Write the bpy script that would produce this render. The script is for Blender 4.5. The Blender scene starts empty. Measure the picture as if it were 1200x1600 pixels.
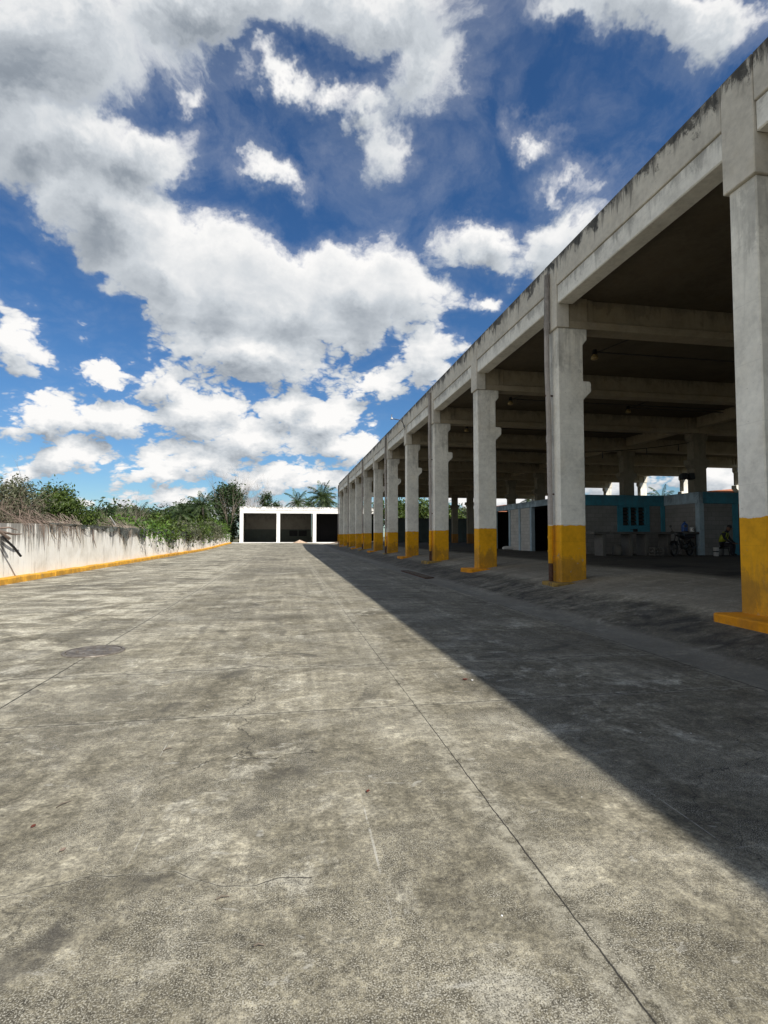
import bpy, bmesh, math, random
import numpy as np
from mathutils import Vector, Matrix, Euler
rad = math.radians
S = bpy.context.scene
COL = S.collection

# ------------------------------------------------------------------ camera
CAM_Z = 1.5
F_PX, W_PX, H_PX = 840.0, 1200.0, 1600.0
PITCH = math.atan(38 / 840)
YAW = math.atan(150 / 840)
cam_d = bpy.data.cameras.new('camera')
cam = bpy.data.objects.new('camera', cam_d)
COL.objects.link(cam)
cam_d.sensor_fit = 'VERTICAL'
cam_d.sensor_height = 24.0
cam_d.lens = 24.0 * F_PX / H_PX
cam_d.clip_start = 0.05
cam_d.clip_end = 3000
cam.location = (0, 0, CAM_Z)
cam.rotation_euler = (math.pi / 2 + PITCH, 0, -YAW)
S.camera = cam
CAM_R = Euler(cam.rotation_euler).to_matrix()


def look(px, py):
    """unit direction in the world seen at a place of the photograph (used to size things up and to place the clouds)"""
    return (CAM_R @ Vector(((px - 600) / F_PX, -(py - 800) / F_PX, -1))).normalized()


# ------------------------------------------------------------------ node helper
class NT:
    def __init__(self, tree):
        self.t = tree

    def n(self, kind, **kw):
        nd = self.t.nodes.new(kind)
        for k, v in kw.items():
            setattr(nd, k, v)
        return nd

    def put(self, sock, v):
        if v is None:
            return
        if isinstance(v, bpy.types.NodeSocket):
            self.t.links.new(v, sock)
        elif isinstance(v, (tuple, list)) and sock.type == 'RGBA' and len(v) == 3:
            sock.default_value = (*v, 1)
        else:
            sock.default_value = v

    def m(self, op, a, b=None, c=None, clamp=False):
        nd = self.n('ShaderNodeMath', operation=op, use_clamp=clamp)
        for i, v in enumerate((a, b, c)):
            self.put(nd.inputs[i], v)
        return nd.outputs[0]

    def v(self, op, a, b=None, out=0):
        nd = self.n('ShaderNodeVectorMath', operation=op)
        self.put(nd.inputs[0], a)
        if op == 'SCALE':
            self.put(nd.inputs['Scale'], b)
        else:
            self.put(nd.inputs[1], b)
        return nd.outputs[out]

    def mix(self, f, a, b, blend='MIX'):
        nd = self.n('ShaderNodeMix', data_type='RGBA', blend_type=blend)
        self.put(nd.inputs[0], f)
        self.put(nd.inputs[6], a)
        self.put(nd.inputs[7], b)
        return nd.outputs[2]

    def noise(self, vec, scale, detail=3, rough=0.5, dist=0.0, out=0):
        nd = self.n('ShaderNodeTexNoise')
        self.put(nd.inputs['Vector'], vec)
        nd.inputs['Scale'].default_value = scale
        nd.inputs['Detail'].default_value = detail
        nd.inputs['Roughness'].default_value = rough
        nd.inputs['Distortion'].default_value = dist
        return nd.outputs[out]

    def voro(self, vec, scale, feature='F1', detail=0, out='Distance', rnd=1.0):
        nd = self.n('ShaderNodeTexVoronoi', feature=feature)
        self.put(nd.inputs['Vector'], vec)
        nd.inputs['Scale'].default_value = scale
        if 'Detail' in nd.inputs:
            nd.inputs['Detail'].default_value = detail
        nd.inputs['Randomness'].default_value = rnd
        return nd.outputs[out]

    def ss(self, x, lo, hi, a=0.0, b=1.0):
        """smoothstep of x between lo and hi, returned between a and b"""
        nd = self.n('ShaderNodeMapRange', interpolation_type='SMOOTHSTEP')
        for i, v in enumerate((x, lo, hi, a, b)):
            self.put(nd.inputs[i], v)
        return nd.outputs[0]

    def lin(self, x, lo, hi, a=0.0, b=1.0):
        nd = self.n('ShaderNodeMapRange')
        for i, v in enumerate((x, lo, hi, a, b)):
            self.put(nd.inputs[i], v)
        return nd.outputs[0]

    def ramp(self, f, stops):
        nd = self.n('ShaderNodeValToRGB')
        self.put(nd.inputs[0], f)
        e = nd.color_ramp.elements
        while len(e) < len(stops):
            e.new(0.5)
        for i, (p, c) in enumerate(stops):
            e[i].position = p
            e[i].color = (*c, 1)
        return nd.outputs[0]

    def pos(self):
        return self.n('ShaderNodeNewGeometry').outputs['Position']

    def sep(self, v):
        nd = self.n('ShaderNodeSeparateXYZ')
        self.put(nd.inputs[0], v)
        return nd.outputs[0], nd.outputs[1], nd.outputs[2]

    def comb(self, x, y, z):
        nd = self.n('ShaderNodeCombineXYZ')
        for i, v in enumerate((x, y, z)):
            self.put(nd.inputs[i], v)
        return nd.outputs[0]

    def bump(self, h, strength=0.3, dist=0.02):
        nd = self.n('ShaderNodeBump')
        self.put(nd.inputs['Height'], h)
        nd.inputs['Strength'].default_value = strength
        nd.inputs['Distance'].default_value = dist
        return nd.outputs[0]


def new_mat(name):
    mt = bpy.data.materials.new(name)
    mt.use_nodes = True
    nt = NT(mt.node_tree)
    bs = mt.node_tree.nodes['Principled BSDF']
    return mt, nt, bs


def setp(nt, bs, col=None, rough=None, normal=None, metal=None, spec=None):
    if col is not None:
        nt.put(bs.inputs['Base Color'], col)
    if rough is not None:
        nt.put(bs.inputs['Roughness'], rough)
    if normal is not None:
        nt.put(bs.inputs['Normal'], normal)
    if metal is not None:
        nt.put(bs.inputs['Metallic'], metal)
    if spec is not None:
        nt.put(bs.inputs['Specular IOR Level'], spec)


def simple_mat(name, c, rough=0.7, vary=0.25, scale=6.0, metal=0.0, spec=0.3):
    """one colour with mottling and light grime"""
    mt, nt, bs = new_mat(name)
    p = nt.pos()
    f = nt.noise(p, scale, 5, 0.6)
    lo = tuple(x * (1 - vary) for x in c)
    hi = tuple(min(1, x * (1 + vary)) for x in c)
    setp(nt, bs, nt.ramp(f, [(0.3, lo), (0.7, hi)]), rough, nt.bump(nt.noise(p, scale * 8, 3), 0.15, 0.01), metal, spec)
    return mt


# ------------------------------------------------------------------ mesh helper
class MB:
    def __init__(self):
        self.v, self.f, self.mi = [], [], []
        self.cur = 0

    def quad(self, a, b, c, d):
        i = len(self.v)
        self.v += [tuple(a), tuple(b), tuple(c), tuple(d)]
        self.f.append((i, i + 1, i + 2, i + 3))
        self.mi.append(self.cur)

    def box(self, x0, x1, y0, y1, z0, z1):
        i = len(self.v)
        self.v += [(x, y, z) for z in (z0, z1) for y in (y0, y1) for x in (x0, x1)]
        for q in ((0, 2, 3, 1), (4, 5, 7, 6), (0, 1, 5, 4), (2, 6, 7, 3), (0, 4, 6, 2), (1, 3, 7, 5)):
            self.f.append(tuple(i + k for k in q))
            self.mi.append(self.cur)

    def prism(self, prof, y0, y1, axes='xz'):
        """extrude an (x,z) outline along y (axes 'xz'), or a (y,z) outline along x ('yz'), or (x,y) along z ('xy')"""
        i, n = len(self.v), len(prof)
        for e in (y0, y1):
            for a, b in prof:
                self.v.append({'xz': (a, e, b), 'yz': (e, a, b), 'xy': (a, b, e)}[axes])
        for k in range(n):
            l = (k + 1) % n
            self.f.append((i + k, i + l, i + n + l, i + n + k))
            self.mi.append(self.cur)
        self.f.append(tuple(i + k for k in range(n))[::-1])
        self.f.append(tuple(i + n + k for k in range(n)))
        self.mi += [self.cur] * 2

    def tube(self, pts, r, sides=6, cap=True):
        pts = [Vector(p) for p in pts]
        n = len(pts)
        rs = r if isinstance(r, (list, tuple)) else [r] * n
        i0 = len(self.v)
        up = Vector((0.31, 0.22, 0.93)).normalized()
        for k in range(n):
            d = (pts[min(k + 1, n - 1)] - pts[max(k - 1, 0)])
            d = d.normalized() if d.length > 1e-9 else Vector((0, 0, 1))
            a = d.cross(up)
            if a.length < 1e-3:
                a = d.cross(Vector((1, 0, 0)))
            a.normalize()
            b = a.cross(d)
            for s in range(sides):
                t = 2 * math.pi * s / sides
                self.v.append(tuple(pts[k] + (a * math.cos(t) + b * math.sin(t)) * rs[k]))
        for k in range(n - 1):
            for s in range(sides):
                t = (s + 1) % sides
                self.f.append((i0 + k * sides + s, i0 + k * sides + t, i0 + (k + 1) * sides + t, i0 + (k + 1) * sides + s))
                self.mi.append(self.cur)
        if cap:
            self.f.append(tuple(i0 + s for s in range(sides))[::-1])
            self.f.append(tuple(i0 + (n - 1) * sides + s for s in range(sides)))
            self.mi += [self.cur] * 2

    def lathe(self, prof, c=(0, 0, 0), seg=20, axis='z'):
        i0, n = len(self.v), len(prof)
        for s in range(seg):
            t = 2 * math.pi * s / seg
            for r, h in prof:
                a, b = r * math.cos(t), r * math.sin(t)
                p = {'z': (a, b, h), 'x': (h, a, b), 'y': (b, h, a)}[axis]
                self.v.append((p[0] + c[0], p[1] + c[1], p[2] + c[2]))
        for s in range(seg):
            t = (s + 1) % seg
            for k in range(n - 1):
                self.f.append((i0 + s * n + k, i0 + t * n + k, i0 + t * n + k + 1, i0 + s * n + k + 1))
                self.mi.append(self.cur)

    def torus(self, c, R, r, axis='y', seg=24, sides=8):
        prof = [(R + r * math.cos(2 * math.pi * k / sides), r * math.sin(2 * math.pi * k / sides)) for k in range(sides + 1)]
        self.lathe(prof, c, seg, axis)

    def build(self, name, mats, parent=None, bevel=0.0, smooth=False, loc=None, weld=True):
        me = bpy.data.meshes.new(name)
        org = Vector(loc) if loc is not None else Vector((0, 0, 0))
        me.from_pydata([tuple(Vector(p) - org) for p in self.v], [], self.f)
        if not isinstance(mats, (list, tuple)):
            mats = [mats]
        for m_ in mats:
            me.materials.append(m_)
        me.polygons.foreach_set('material_index', self.mi)
        bm = bmesh.new()
        bm.from_mesh(me)
        if weld:
            bmesh.ops.remove_doubles(bm, verts=bm.verts, dist=1e-5)
        bmesh.ops.recalc_face_normals(bm, faces=bm.faces)
        if bevel:
            ed = [e for e in bm.edges if len(e.link_faces) == 2 and e.calc_face_angle(0) > 0.5]
            bmesh.ops.bevel(bm, geom=ed, offset=bevel, segments=1, affect='EDGES', clamp_overlap=True, material=-1)
        bm.to_mesh(me)
        bm.free()
        if smooth:
            me.polygons.foreach_set('use_smooth', [True] * len(me.polygons))
        o = bpy.data.objects.new(name, me)
        COL.objects.link(o)
        if parent is not None:
            o.parent = parent
            o.location = org - parent_loc(parent)
        else:
            o.location = org
        return o


def parent_loc(o):
    p = Vector(o.location)
    while o.parent is not None:
        o = o.parent
        p += Vector(o.location)
    return p


def tag(o, label=None, cat=None, group=None, kind=None):
    if label:
        o['label'] = label
    if cat:
        o['category'] = cat
    if group:
        o['group'] = group
    if kind:
        o['kind'] = kind
    return o


def thing(name, loc, label, cat, group=None, rz=0.0):
    o = bpy.data.objects.new(name, None)
    o.empty_display_size = 0.2
    COL.objects.link(o)
    o.location = loc
    o.rotation_euler = (0, 0, rz)
    return tag(o, label, cat, group)


def dup(o, loc=None, rz=None, sc=None, label=None, parent=None):
    c = o.copy()
    COL.objects.link(c)
    if parent is not None:
        c.parent = parent
    if loc is not None:
        c.location = loc
    if rz is not None:
        c.rotation_euler = (0, 0, rz)
    if sc is not None:
        c.scale = sc if isinstance(sc, (tuple, list)) else (sc, sc, sc)
    if label:
        c['label'] = label
    for ch in list(o.children):
        dup(ch, parent=c)
    return c

# ------------------------------------------------------------------ sun and sky
SUN = Vector((0.554, -1.0, 1.0)).normalized()
sun_d = bpy.data.lights.new('sun', 'SUN')
sun_d.energy = 4.6
sun_d.angle = rad(0.53)
sun_d.color = (1.0, 0.95, 0.87)
sun_o = bpy.data.objects.new('sun', sun_d)
COL.objects.link(sun_o)
sun_o.location = (20, -30, 40)
sun_o.rotation_euler = SUN.to_track_quat('Z', 'Y').to_euler()

world = bpy.data.worlds.new('World')
S.world = world
world.use_nodes = True
wt = NT(world.node_tree)
bg = world.node_tree.nodes['Background']
sky = wt.n('ShaderNodeTexSky', sky_type='NISHITA', sun_disc=False)
sky.sun_elevation = math.asin(SUN.z)
sky.sun_rotation = math.atan2(SUN.x, SUN.y)
sky.air_density = 1.0
sky.dust_density = 0.3
sky.ozone_density = 3.0
sky.altitude = 0

# clouds: soft blobs in sky directions, broken up by noise.  (centre px, centre py, half width, half height, tilt, strength)
CLOUDS = [
    # the great bank from the upper left to the middle
    (30, 60, 349, 205, 0, 1.32), (-60, 180, 275, 162, 0, 1.27), (330, 10, 318, 113, 0, 1.12), (560, 20, 275, 129, 0, 1.07), (640, 110, 116, 151, 10, 0.89),
    (90, 235, 201, 118, 0, 1.22), (215, 262, 159, 91, -15, 1.12), (170, 345, 143, 102, 35, 1.27), (255, 420, 159, 118, 40, 1.32),
    (350, 450, 169, 135, 20, 1.37), (470, 480, 201, 118, 0, 1.37), (580, 462, 148, 108, 0, 1.32), (400, 545, 201, 86, 15, 1.22), (650, 470, 90, 86, 0, 0.97),
    (1000, 10, 318, 91, 0, 1.05), (900, 45, 137, 64, 0, 0.99), (1120, 25, 148, 86, 0, 0.87),
    (500, 150, 90, 55, 20, 0.80), (420, 130, 90, 45, 10, 0.78), (560, 170, 70, 60, 30, 0.82), (600, 240, 63, 97, 20, 0.73), (285, 155, 58, 48, 0, 0.85), (440, 285, 100, 48, 0, 0.75),
    (820, 228, 90, 59, 25, 0.85), (880, 285, 116, 54, 10, 0.77), (770, 385, 120, 66, -5, 1.0), (860, 392, 130, 70, -15, 1.0), (880, 365, 137, 81, -25, 1.02), (755, 478, 63, 37, 0, 0.77),
    # the row of cumulus above the horizon
    (15, 545, 71, 61, 0, 1.01), (175, 592, 76, 27, 12, 0.96), (85, 652, 112, 49, 0, 1.06), (180, 655, 102, 47, 0, 1.11), (270, 602, 76, 61, 20, 1.06),
    (305, 655, 112, 69, 0, 1.11), (352, 632, 61, 38, 0, 1.01), (400, 680, 132, 59, 0, 1.06), (450, 640, 86, 54, 0, 1.11), (515, 655, 86, 63, 0, 1.11), (545, 700, 86, 49, 0, 0.96),
    (120, 710, 86, 44, 0, 1.01), (30, 735, 71, 31, 0, 0.86), (250, 735, 97, 44, 0, 0.96), (330, 720, 153, 49, 0, 0.91), (420, 745, 153, 44, 0, 0.91), (255, 778, 112, 29, 0, 0.86),
    (590, 600, 123, 44, -10, 0.86), (660, 570, 97, 59, -30, 0.96), (500, 752, 123, 38, 0, 0.86), (60, 790, 173, 29, 0, 0.56), (360, 800, 225, 29, 0, 0.73),
    # those seen under the roof and beyond it on the right
    (820, 770, 130, 50, 0, 0.9), (960, 745, 150, 60, 0, 0.95), (1100, 745, 150, 60, 0, 0.95), (720, 770, 120, 40, 0, 0.7), (1350, 650, 260, 120, 0, 1.0), (1500, 420, 300, 140, 0, 1.0),
    (-260, 500, 240, 120, 0, 0.9), (-420, 700, 220, 90, 0, 1.0),
]
# (direction, angular size, strength) of unseen clouds added to lift and whiten the shade
FILL_CLOUDS = [((-0.95, -0.15, 0.35), 1.0, 1.3), ((-0.5, -0.85, 0.3), 1.0, 1.3), ((0.9, -0.5, 0.3), 0.5, 1.0), ((0.0, -0.75, 0.65), 1.0, 1.2), ((-0.8, -0.2, 0.8), 0.9, 1.2), ((-0.98, 0.22, 0.4), 0.42, 1.1)]


def blob_group():
    """the cloud bodies: soft ellipses in sky directions, smooth-maxed"""
    g = bpy.data.node_groups.new('cloud_bodies', 'ShaderNodeTree')
    g.interface.new_socket('Vector', in_out='INPUT', socket_type='NodeSocketVector')
    g.interface.new_socket('Body', in_out='OUTPUT', socket_type='NodeSocketFloat')
    t = NT(g)
    gi, go = g.nodes.new('NodeGroupInput'), g.nodes.new('NodeGroupOutput')
    d = gi.outputs[0]
    total = None

    def add_blob(c, t1, t2, a, b, k):
        nonlocal total
        rot = Matrix((t1, t2, t1.cross(t2))).transposed().to_euler('XYZ')
        mp = t.n('ShaderNodeMapping', vector_type='TEXTURE')
        t.put(mp.inputs[0], d)
        mp.inputs['Location'].default_value = c
        mp.inputs['Rotation'].default_value = rot
        mp.inputs['Scale'].default_value = (a, b, max(a, b) * 1.5)
        gr = t.n('ShaderNodeTexGradient', gradient_type='SPHERICAL')
        t.put(gr.inputs[0], mp.outputs[0])
        val = t.m('MULTIPLY', gr.outputs['Fac'], k)
        if total is None:
            total = val
        else:
            nd = t.n('ShaderNodeMath', operation='SMOOTH_MAX')
            t.put(nd.inputs[0], total)
            t.put(nd.inputs[1], val)
            nd.inputs[2].default_value = 0.22
            total = nd.outputs[0]
    for px, py, rx, ry, an, k in CLOUDS:
        c = look(px, py)
        ca, sa = math.cos(rad(an)), math.sin(rad(an))
        e1 = look(px + rx * ca, py + rx * sa) - c
        e2 = look(px + ry * sa, py - ry * ca) - c
        t1 = (e1 - c * e1.dot(c)).normalized()
        t2 = e2 - c * e2.dot(c)
        t2 = (t2 - t1 * t2.dot(t1)).normalized()
        add_blob(c, t1, t2, e1.length * 1.12, e2.length * 1.12, k)
    for c, s_, k in FILL_CLOUDS:
        c = Vector(c).normalized()
        t1 = c.cross(Vector((0, 0, 1))).normalized()
        add_blob(c, t1, t1.cross(c).normalized(), s_, s_ * 0.5, k)
    g.links.new(total, go.inputs[0])
    return g


bgp = blob_group()
tc = wt.n('ShaderNodeTexCoord').outputs['Generated']
dirv = wt.v('NORMALIZE', tc)
dx, dy, dz = wt.sep(dirv)
puffy = wt.ss(dz, 0.60, 0.28)
w1 = wt.noise(dirv, 5.0, 6, 0.66, 0, 1)
warp = wt.v('SCALE', wt.v('SUBTRACT', w1, (0.5, 0.5, 0.5)), wt.m('MULTIPLY_ADD', puffy, -0.09, 0.21))
far = wt.m('DIVIDE', 1.0, wt.m('ADD', wt.m('MAXIMUM', dz, 0.0), 0.42))


def dens(off):
    p = dirv if off is None else wt.v('ADD', dirv, off)
    nd = wt.n('ShaderNodeGroup')
    nd.node_tree = bgp
    wt.put(nd.inputs[0], wt.v('ADD', p, warp))
    body = nd.outputs[0]
    q = wt.v('ADD', wt.v('SCALE', p, far), wt.v('SCALE', warp, 0.5))
    # billows: |noise| summed over three octaves gives rounded heads with creases between
    bl = None
    for sc, am in ((8.0, 1.0), (17.0, 0.6), (37.0, 0.36), (80.0, 0.2)):
        a_ = wt.m('MULTIPLY', wt.m('ABSOLUTE', wt.m('SUBTRACT', wt.noise(q, sc, 0, 0.5), 0.5)), am * 2)
        bl = a_ if bl is None else wt.m('ADD', bl, a_)
    bl = wt.m('SUBTRACT', bl, 0.50)
    fb = wt.m('SUBTRACT', wt.noise(q, 6.0, 8, 0.62, 0.5), 0.5)
    tex = wt.m('ADD', wt.m('MULTIPLY', bl, wt.m('MULTIPLY', puffy, 0.75)), wt.m('MULTIPLY', fb, wt.m('MULTIPLY_ADD', puffy, -0.85, 1.75)))
    out = wt.m('ADD', wt.m('MULTIPLY', wt.m('POWER', body, 0.9), 1.22), tex)
    return wt.m('SUBTRACT', out, 0.42), body, tex


tow = Vector((0.35, -0.1, 0.93)).normalized()
D0, B0, T0 = dens(None)
D1, B1, T1 = dens(tuple(tow * 0.035))
lit = wt.m('ADD', wt.m('MULTIPLY', wt.m('SUBTRACT', B0, B1), 0.75), wt.m('MULTIPLY', wt.m('SUBTRACT', T0, T1), wt.m('MULTIPLY_ADD', puffy, 0.26, 0.08)))
thick = wt.ss(D0, 0.25, 1.15)
over = wt.ss(dz, 0.30, 0.62)            # overhead one looks at the bases, which are grey
b = wt.m('ADD', 0.745, wt.m('MULTIPLY', lit, 0.95))
b = wt.m('SUBTRACT', b, wt.m('MULTIPLY', thick, wt.m('MULTIPLY_ADD', over, 0.42, 0.07)))
fine = wt.m('SUBTRACT', wt.noise(dirv, 26, 6, 0.6), 0.5)
b = wt.m('ADD', b, wt.m('MULTIPLY', fine, 0.06))
b = wt.m('MINIMUM', wt.m('MAXIMUM', b, 0.16), 1.0)
ccol = wt.ramp(b, [(0.0, (0.16, 0.19, 0.23)), (0.35, (0.30, 0.34, 0.39)), (0.65, (0.62, 0.66, 0.70)), (0.95, (1.0, 0.99, 0.975))])
alpha = wt.ss(D0, 0.0, wt.m('MULTIPLY_ADD', puffy, -0.24, 0.52))
veil = wt.m('MULTIPLY', wt.ss(D0, -0.34, 0.30), wt.m('MULTIPLY_ADD', puffy, -0.13, 0.20))
alpha = wt.m('MAXIMUM', alpha, veil)
alpha = wt.m('MULTIPLY', alpha, wt.ss(dz, -0.02, 0.05))
SKY_K = 0.10
hs = wt.n('ShaderNodeHueSaturation')
hs.inputs['Saturation'].default_value = 1.16
hs.inputs['Value'].default_value = 0.60
wt.put(hs.inputs['Color'], sky.outputs[0])
cl = wt.v('SCALE', ccol, 6.5)
blue = wt.mix(1.0, hs.outputs[0], (0.72, 0.92, 1.10), 'MULTIPLY')
fin = wt.mix(alpha, blue, cl)
wt.put(bg.inputs['Color'], fin)
bg.inputs['Strength'].default_value = SKY_K
world.cycles.sampling_method = 'MANUAL'
world.cycles.sample_map_resolution = 512

S.view_settings.view_transform = 'Standard'
S.view_settings.look = 'None'
S.view_settings.exposure = 0.60
S.view_settings.gamma = 1.0
S.cycles.max_bounces = 6
S.cycles.diffuse_bounces = 4
S.cycles.transparent_max_bounces = 12
S.cycles.use_denoising = True

# ------------------------------------------------------------------ materials
def concrete_yard(name, dark=1.0, joints=True):
    mt, nt, bs = new_mat(name)
    p = nt.pos()
    x, y, z = nt.sep(p)
    big = nt.noise(p, 0.23, 6, 0.62, 0.6)
    mid = nt.noise(nt.v('MULTIPLY', p, (0.9, 1.5, 1.0)), 0.95, 7, 0.66, 0.9)
    sm = nt.noise(p, 5.5, 5, 0.65, 0.4)
    fine = nt.noise(p, 42.0, 3, 0.7)
    speck = nt.noise(p, 165.0, 2, 0.6)
    # faint wheel scuffs along the yard
    sc1 = nt.noise(nt.v('MULTIPLY', p, (4.2, 0.16, 1.0)), 1.0, 6, 0.66, 0.5)
    sc2 = nt.noise(nt.v('MULTIPLY', p, (0.5, 1.6, 1.0)), 1.0, 6, 0.66, 0.9)
    f = nt.m('ADD', nt.m('MULTIPLY', big, 0.30), nt.m('MULTIPLY', mid, 0.34))
    f = nt.m('ADD', f, nt.m('MULTIPLY', sm, 0.10))
    f = nt.m('ADD', f, nt.m('MULTIPLY', sc1, 0.20))
    f = nt.m('ADD', f, nt.m('MULTIPLY', sc2, 0.10))
    f = nt.m('MULTIPLY_ADD', nt.m('SUBTRACT', f, 0.52), 2.5, 0.46)
    xs = nt.m('ADD', x, nt.m('MULTIPLY', nt.m('SUBTRACT', mid, 0.5), 3.0))
    pale = nt.m('MULTIPLY', nt.ss(xs, -1.2, -3.2), nt.ss(mid, 0.42, 0.62))
    f = nt.m('ADD', f, nt.m('MULTIPLY', pale, 0.20))
    col = nt.ramp(f, [(0.24, (0.085, 0.076, 0.055)), (0.42, (0.152, 0.138, 0.101)), (0.55, (0.235, 0.215, 0.162)), (0.69, (0.385, 0.358, 0.280)), (0.88, (0.50, 0.47, 0.38))])
    # worn patches where the skin has gone and the pale mortar shows, and dark blotches of grime, both with ragged edges
    worn = nt.m('MULTIPLY', nt.ss(nt.noise(p, 1.9, 9, 0.78, 0.5), 0.515, 0.60), nt.ss(nt.noise(p, 0.55, 4, 0.6, 0.4), 0.42, 0.62))
    col = nt.mix(nt.m('MULTIPLY', worn, 0.70), col, (0.45, 0.428, 0.355))
    grime = nt.m('MULTIPLY', nt.ss(nt.noise(nt.v('ADD', p, (17.0, 5.0, 0.0)), 2.6, 9, 0.80, 0.6), 0.50, 0.61), nt.ss(nt.noise(nt.v('ADD', p, (3.0, 9.0, 0.0)), 0.45, 4, 0.6, 0.4), 0.40, 0.62))
    col = nt.mix(nt.m('MULTIPLY', grime, 0.36), col, (0.066, 0.059, 0.045))
    # grain at every size, down to the exposed aggregate
    g0 = nt.noise(p, 11.0, 7, 0.82, 0.3)
    col = nt.mix(1.0, col, nt.ramp(g0, [(0.30, (0.42,) * 3), (0.5, (0.95,) * 3), (0.70, (1.75, 1.75, 1.72))]), 'MULTIPLY')
    col = nt.mix(1.0, col, nt.ramp(fine, [(0.28, (0.50,) * 3), (0.5, (1.0,) * 3), (0.74, (1.65, 1.65, 1.6))]), 'MULTIPLY')
    agg = nt.ss(nt.noise(nt.v('ADD', p, (31.0, 2.0, 0.0)), 0.9, 7, 0.72, 0.5), 0.40, 0.62)
    g1 = nt.ss(speck, 0.53, 0.62)
    g2 = nt.ss(speck, 0.46, 0.36)
    col = nt.mix(nt.m('MULTIPLY', g1, nt.m('MULTIPLY_ADD', agg, 0.75, 0.12)), col, (0.43, 0.415, 0.355))
    col = nt.mix(nt.m('MULTIPLY', g2, nt.m('MULTIPLY_ADD', agg, 0.70, 0.15)), col, (0.034, 0.031, 0.026))
    # laitance flakes and scratches
    fl = nt.ss(nt.noise(nt.v('MULTIPLY', p, (2.2, 5.0, 1.0)), 1.6, 8, 0.72, 1.2), 0.60, 0.68)
    col = nt.mix(nt.m('MULTIPLY', fl, 0.45), col, (0.47, 0.46, 0.41))
    for sx, sy, sh, k in ((30.0, 0.55, 0.0, 0.5), (0.8, 26.0, 5.0, 0.3), (22.0, 7.0, 9.0, 0.3)):
        pr = nt.v('ADD', nt.v('MULTIPLY', p, (sx, sy, 1.0)), (sh, sh, 0.0))
        s_ = nt.m('MULTIPLY', nt.ss(nt.noise(pr, 1.0, 2, 0.5, 0.3), 0.70, 0.76), nt.ss(sm, 0.45, 0.6))
        col = nt.mix(nt.m('MULTIPLY', s_, k), col, (0.50, 0.49, 0.44))
    # small dark spots of old oil and gum
    sp = nt.voro(p, 1.7)
    spot = nt.m('MULTIPLY', nt.ss(sp, 0.045, 0.02), nt.ss(mid, 0.4, 0.5))
    col = nt.mix(nt.m('MULTIPLY', spot, 0.7), col, (0.03, 0.03, 0.028))
    h = nt.m('ADD', nt.m('MULTIPLY', speck, 0.55), nt.m('MULTIPLY', fine, 0.6))
    h = nt.m('ADD', h, nt.m('MULTIPLY', sm, 1.1))
    if joints:
        wob = nt.m('MULTIPLY', nt.m('SUBTRACT', nt.noise(p, 2.2, 6, 0.7), 0.5), 0.022)
        jag = nt.m('MULTIPLY', nt.m('SUBTRACT', nt.noise(p, 14.0, 4, 0.7), 0.5), 0.012)
        off = nt.m('ADD', wob, jag)
        wid = nt.m('MULTIPLY_ADD', nt.noise(p, 1.3, 3, 0.6), 0.008, 0.0)
        lines, pales = None, None

        def line(dist, w, pw):
            nonlocal lines, pales
            a_ = nt.m('ABSOLUTE', dist)
            l_ = nt.ss(a_, nt.m('ADD', wid, w), nt.m('MULTIPLY', nt.m('ADD', wid, w), 0.35))
            q_ = nt.ss(a_, pw, pw * 0.2)
            lines = l_ if lines is None else nt.m('MAXIMUM', lines, l_)
            pales = q_ if pales is None else nt.m('MAXIMUM', pales, q_)
        for jx, w in ((1.124, 0.0012), (-2.46, 0.007), (-6.05, 0.004), (4.62, 0.014)):
            line(nt.m('ADD', nt.m('SUBTRACT', x, jx), off), w, 0.17)
        # cross joints every 4.55 m, broken in places
        yy = nt.m('SUBTRACT', nt.m('ADD', y, off), 4.73 - 4.55 / 2)
        per = nt.m('SUBTRACT', nt.m('FLOORED_MODULO', yy, 4.55), 4.55 / 2)
        line(per, 0.005, 0.07)
        # one long wandering crack across the slabs
        wander = nt.m('MULTIPLY', nt.m('SUBTRACT', nt.noise(p, 0.42, 4, 0.52), 0.5), 1.3)
        crk = nt.m('ADD', nt.m('SUBTRACT', y, 6.35), nt.m('ADD', wander, nt.m('MULTIPLY', x, 0.02)))
        line(crk, 0.007, 0.16)
        crk2 = nt.m('ADD', nt.m('SUBTRACT', y, 2.55), nt.m('MULTIPLY', nt.m('SUBTRACT', nt.noise(p, 0.7, 4, 0.5), 0.5), 1.3))
        line(nt.m('ADD', nt.m('ABSOLUTE', crk2), nt.ss(x, 0.1, 0.6, 0.0, 0.2)), 0.0, 0.02)
        # fine branching cracks in a few places
        cv = nt.voro(nt.v('ADD', p, nt.v('SCALE', nt.noise(p, 1.4, 5, 0.6, 0, 1), 0.9)), 0.42, 'DISTANCE_TO_EDGE')
        web = nt.m('MULTIPLY', nt.ss(cv, 0.0035, 0.001), nt.ss(nt.noise(nt.v('ADD', p, (7.0, 0.0, 0.0)), 0.35, 3, 0.5), 0.50, 0.58))
        lines = nt.m('MAXIMUM', lines, nt.m('MULTIPLY', web, 0.75))
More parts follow.
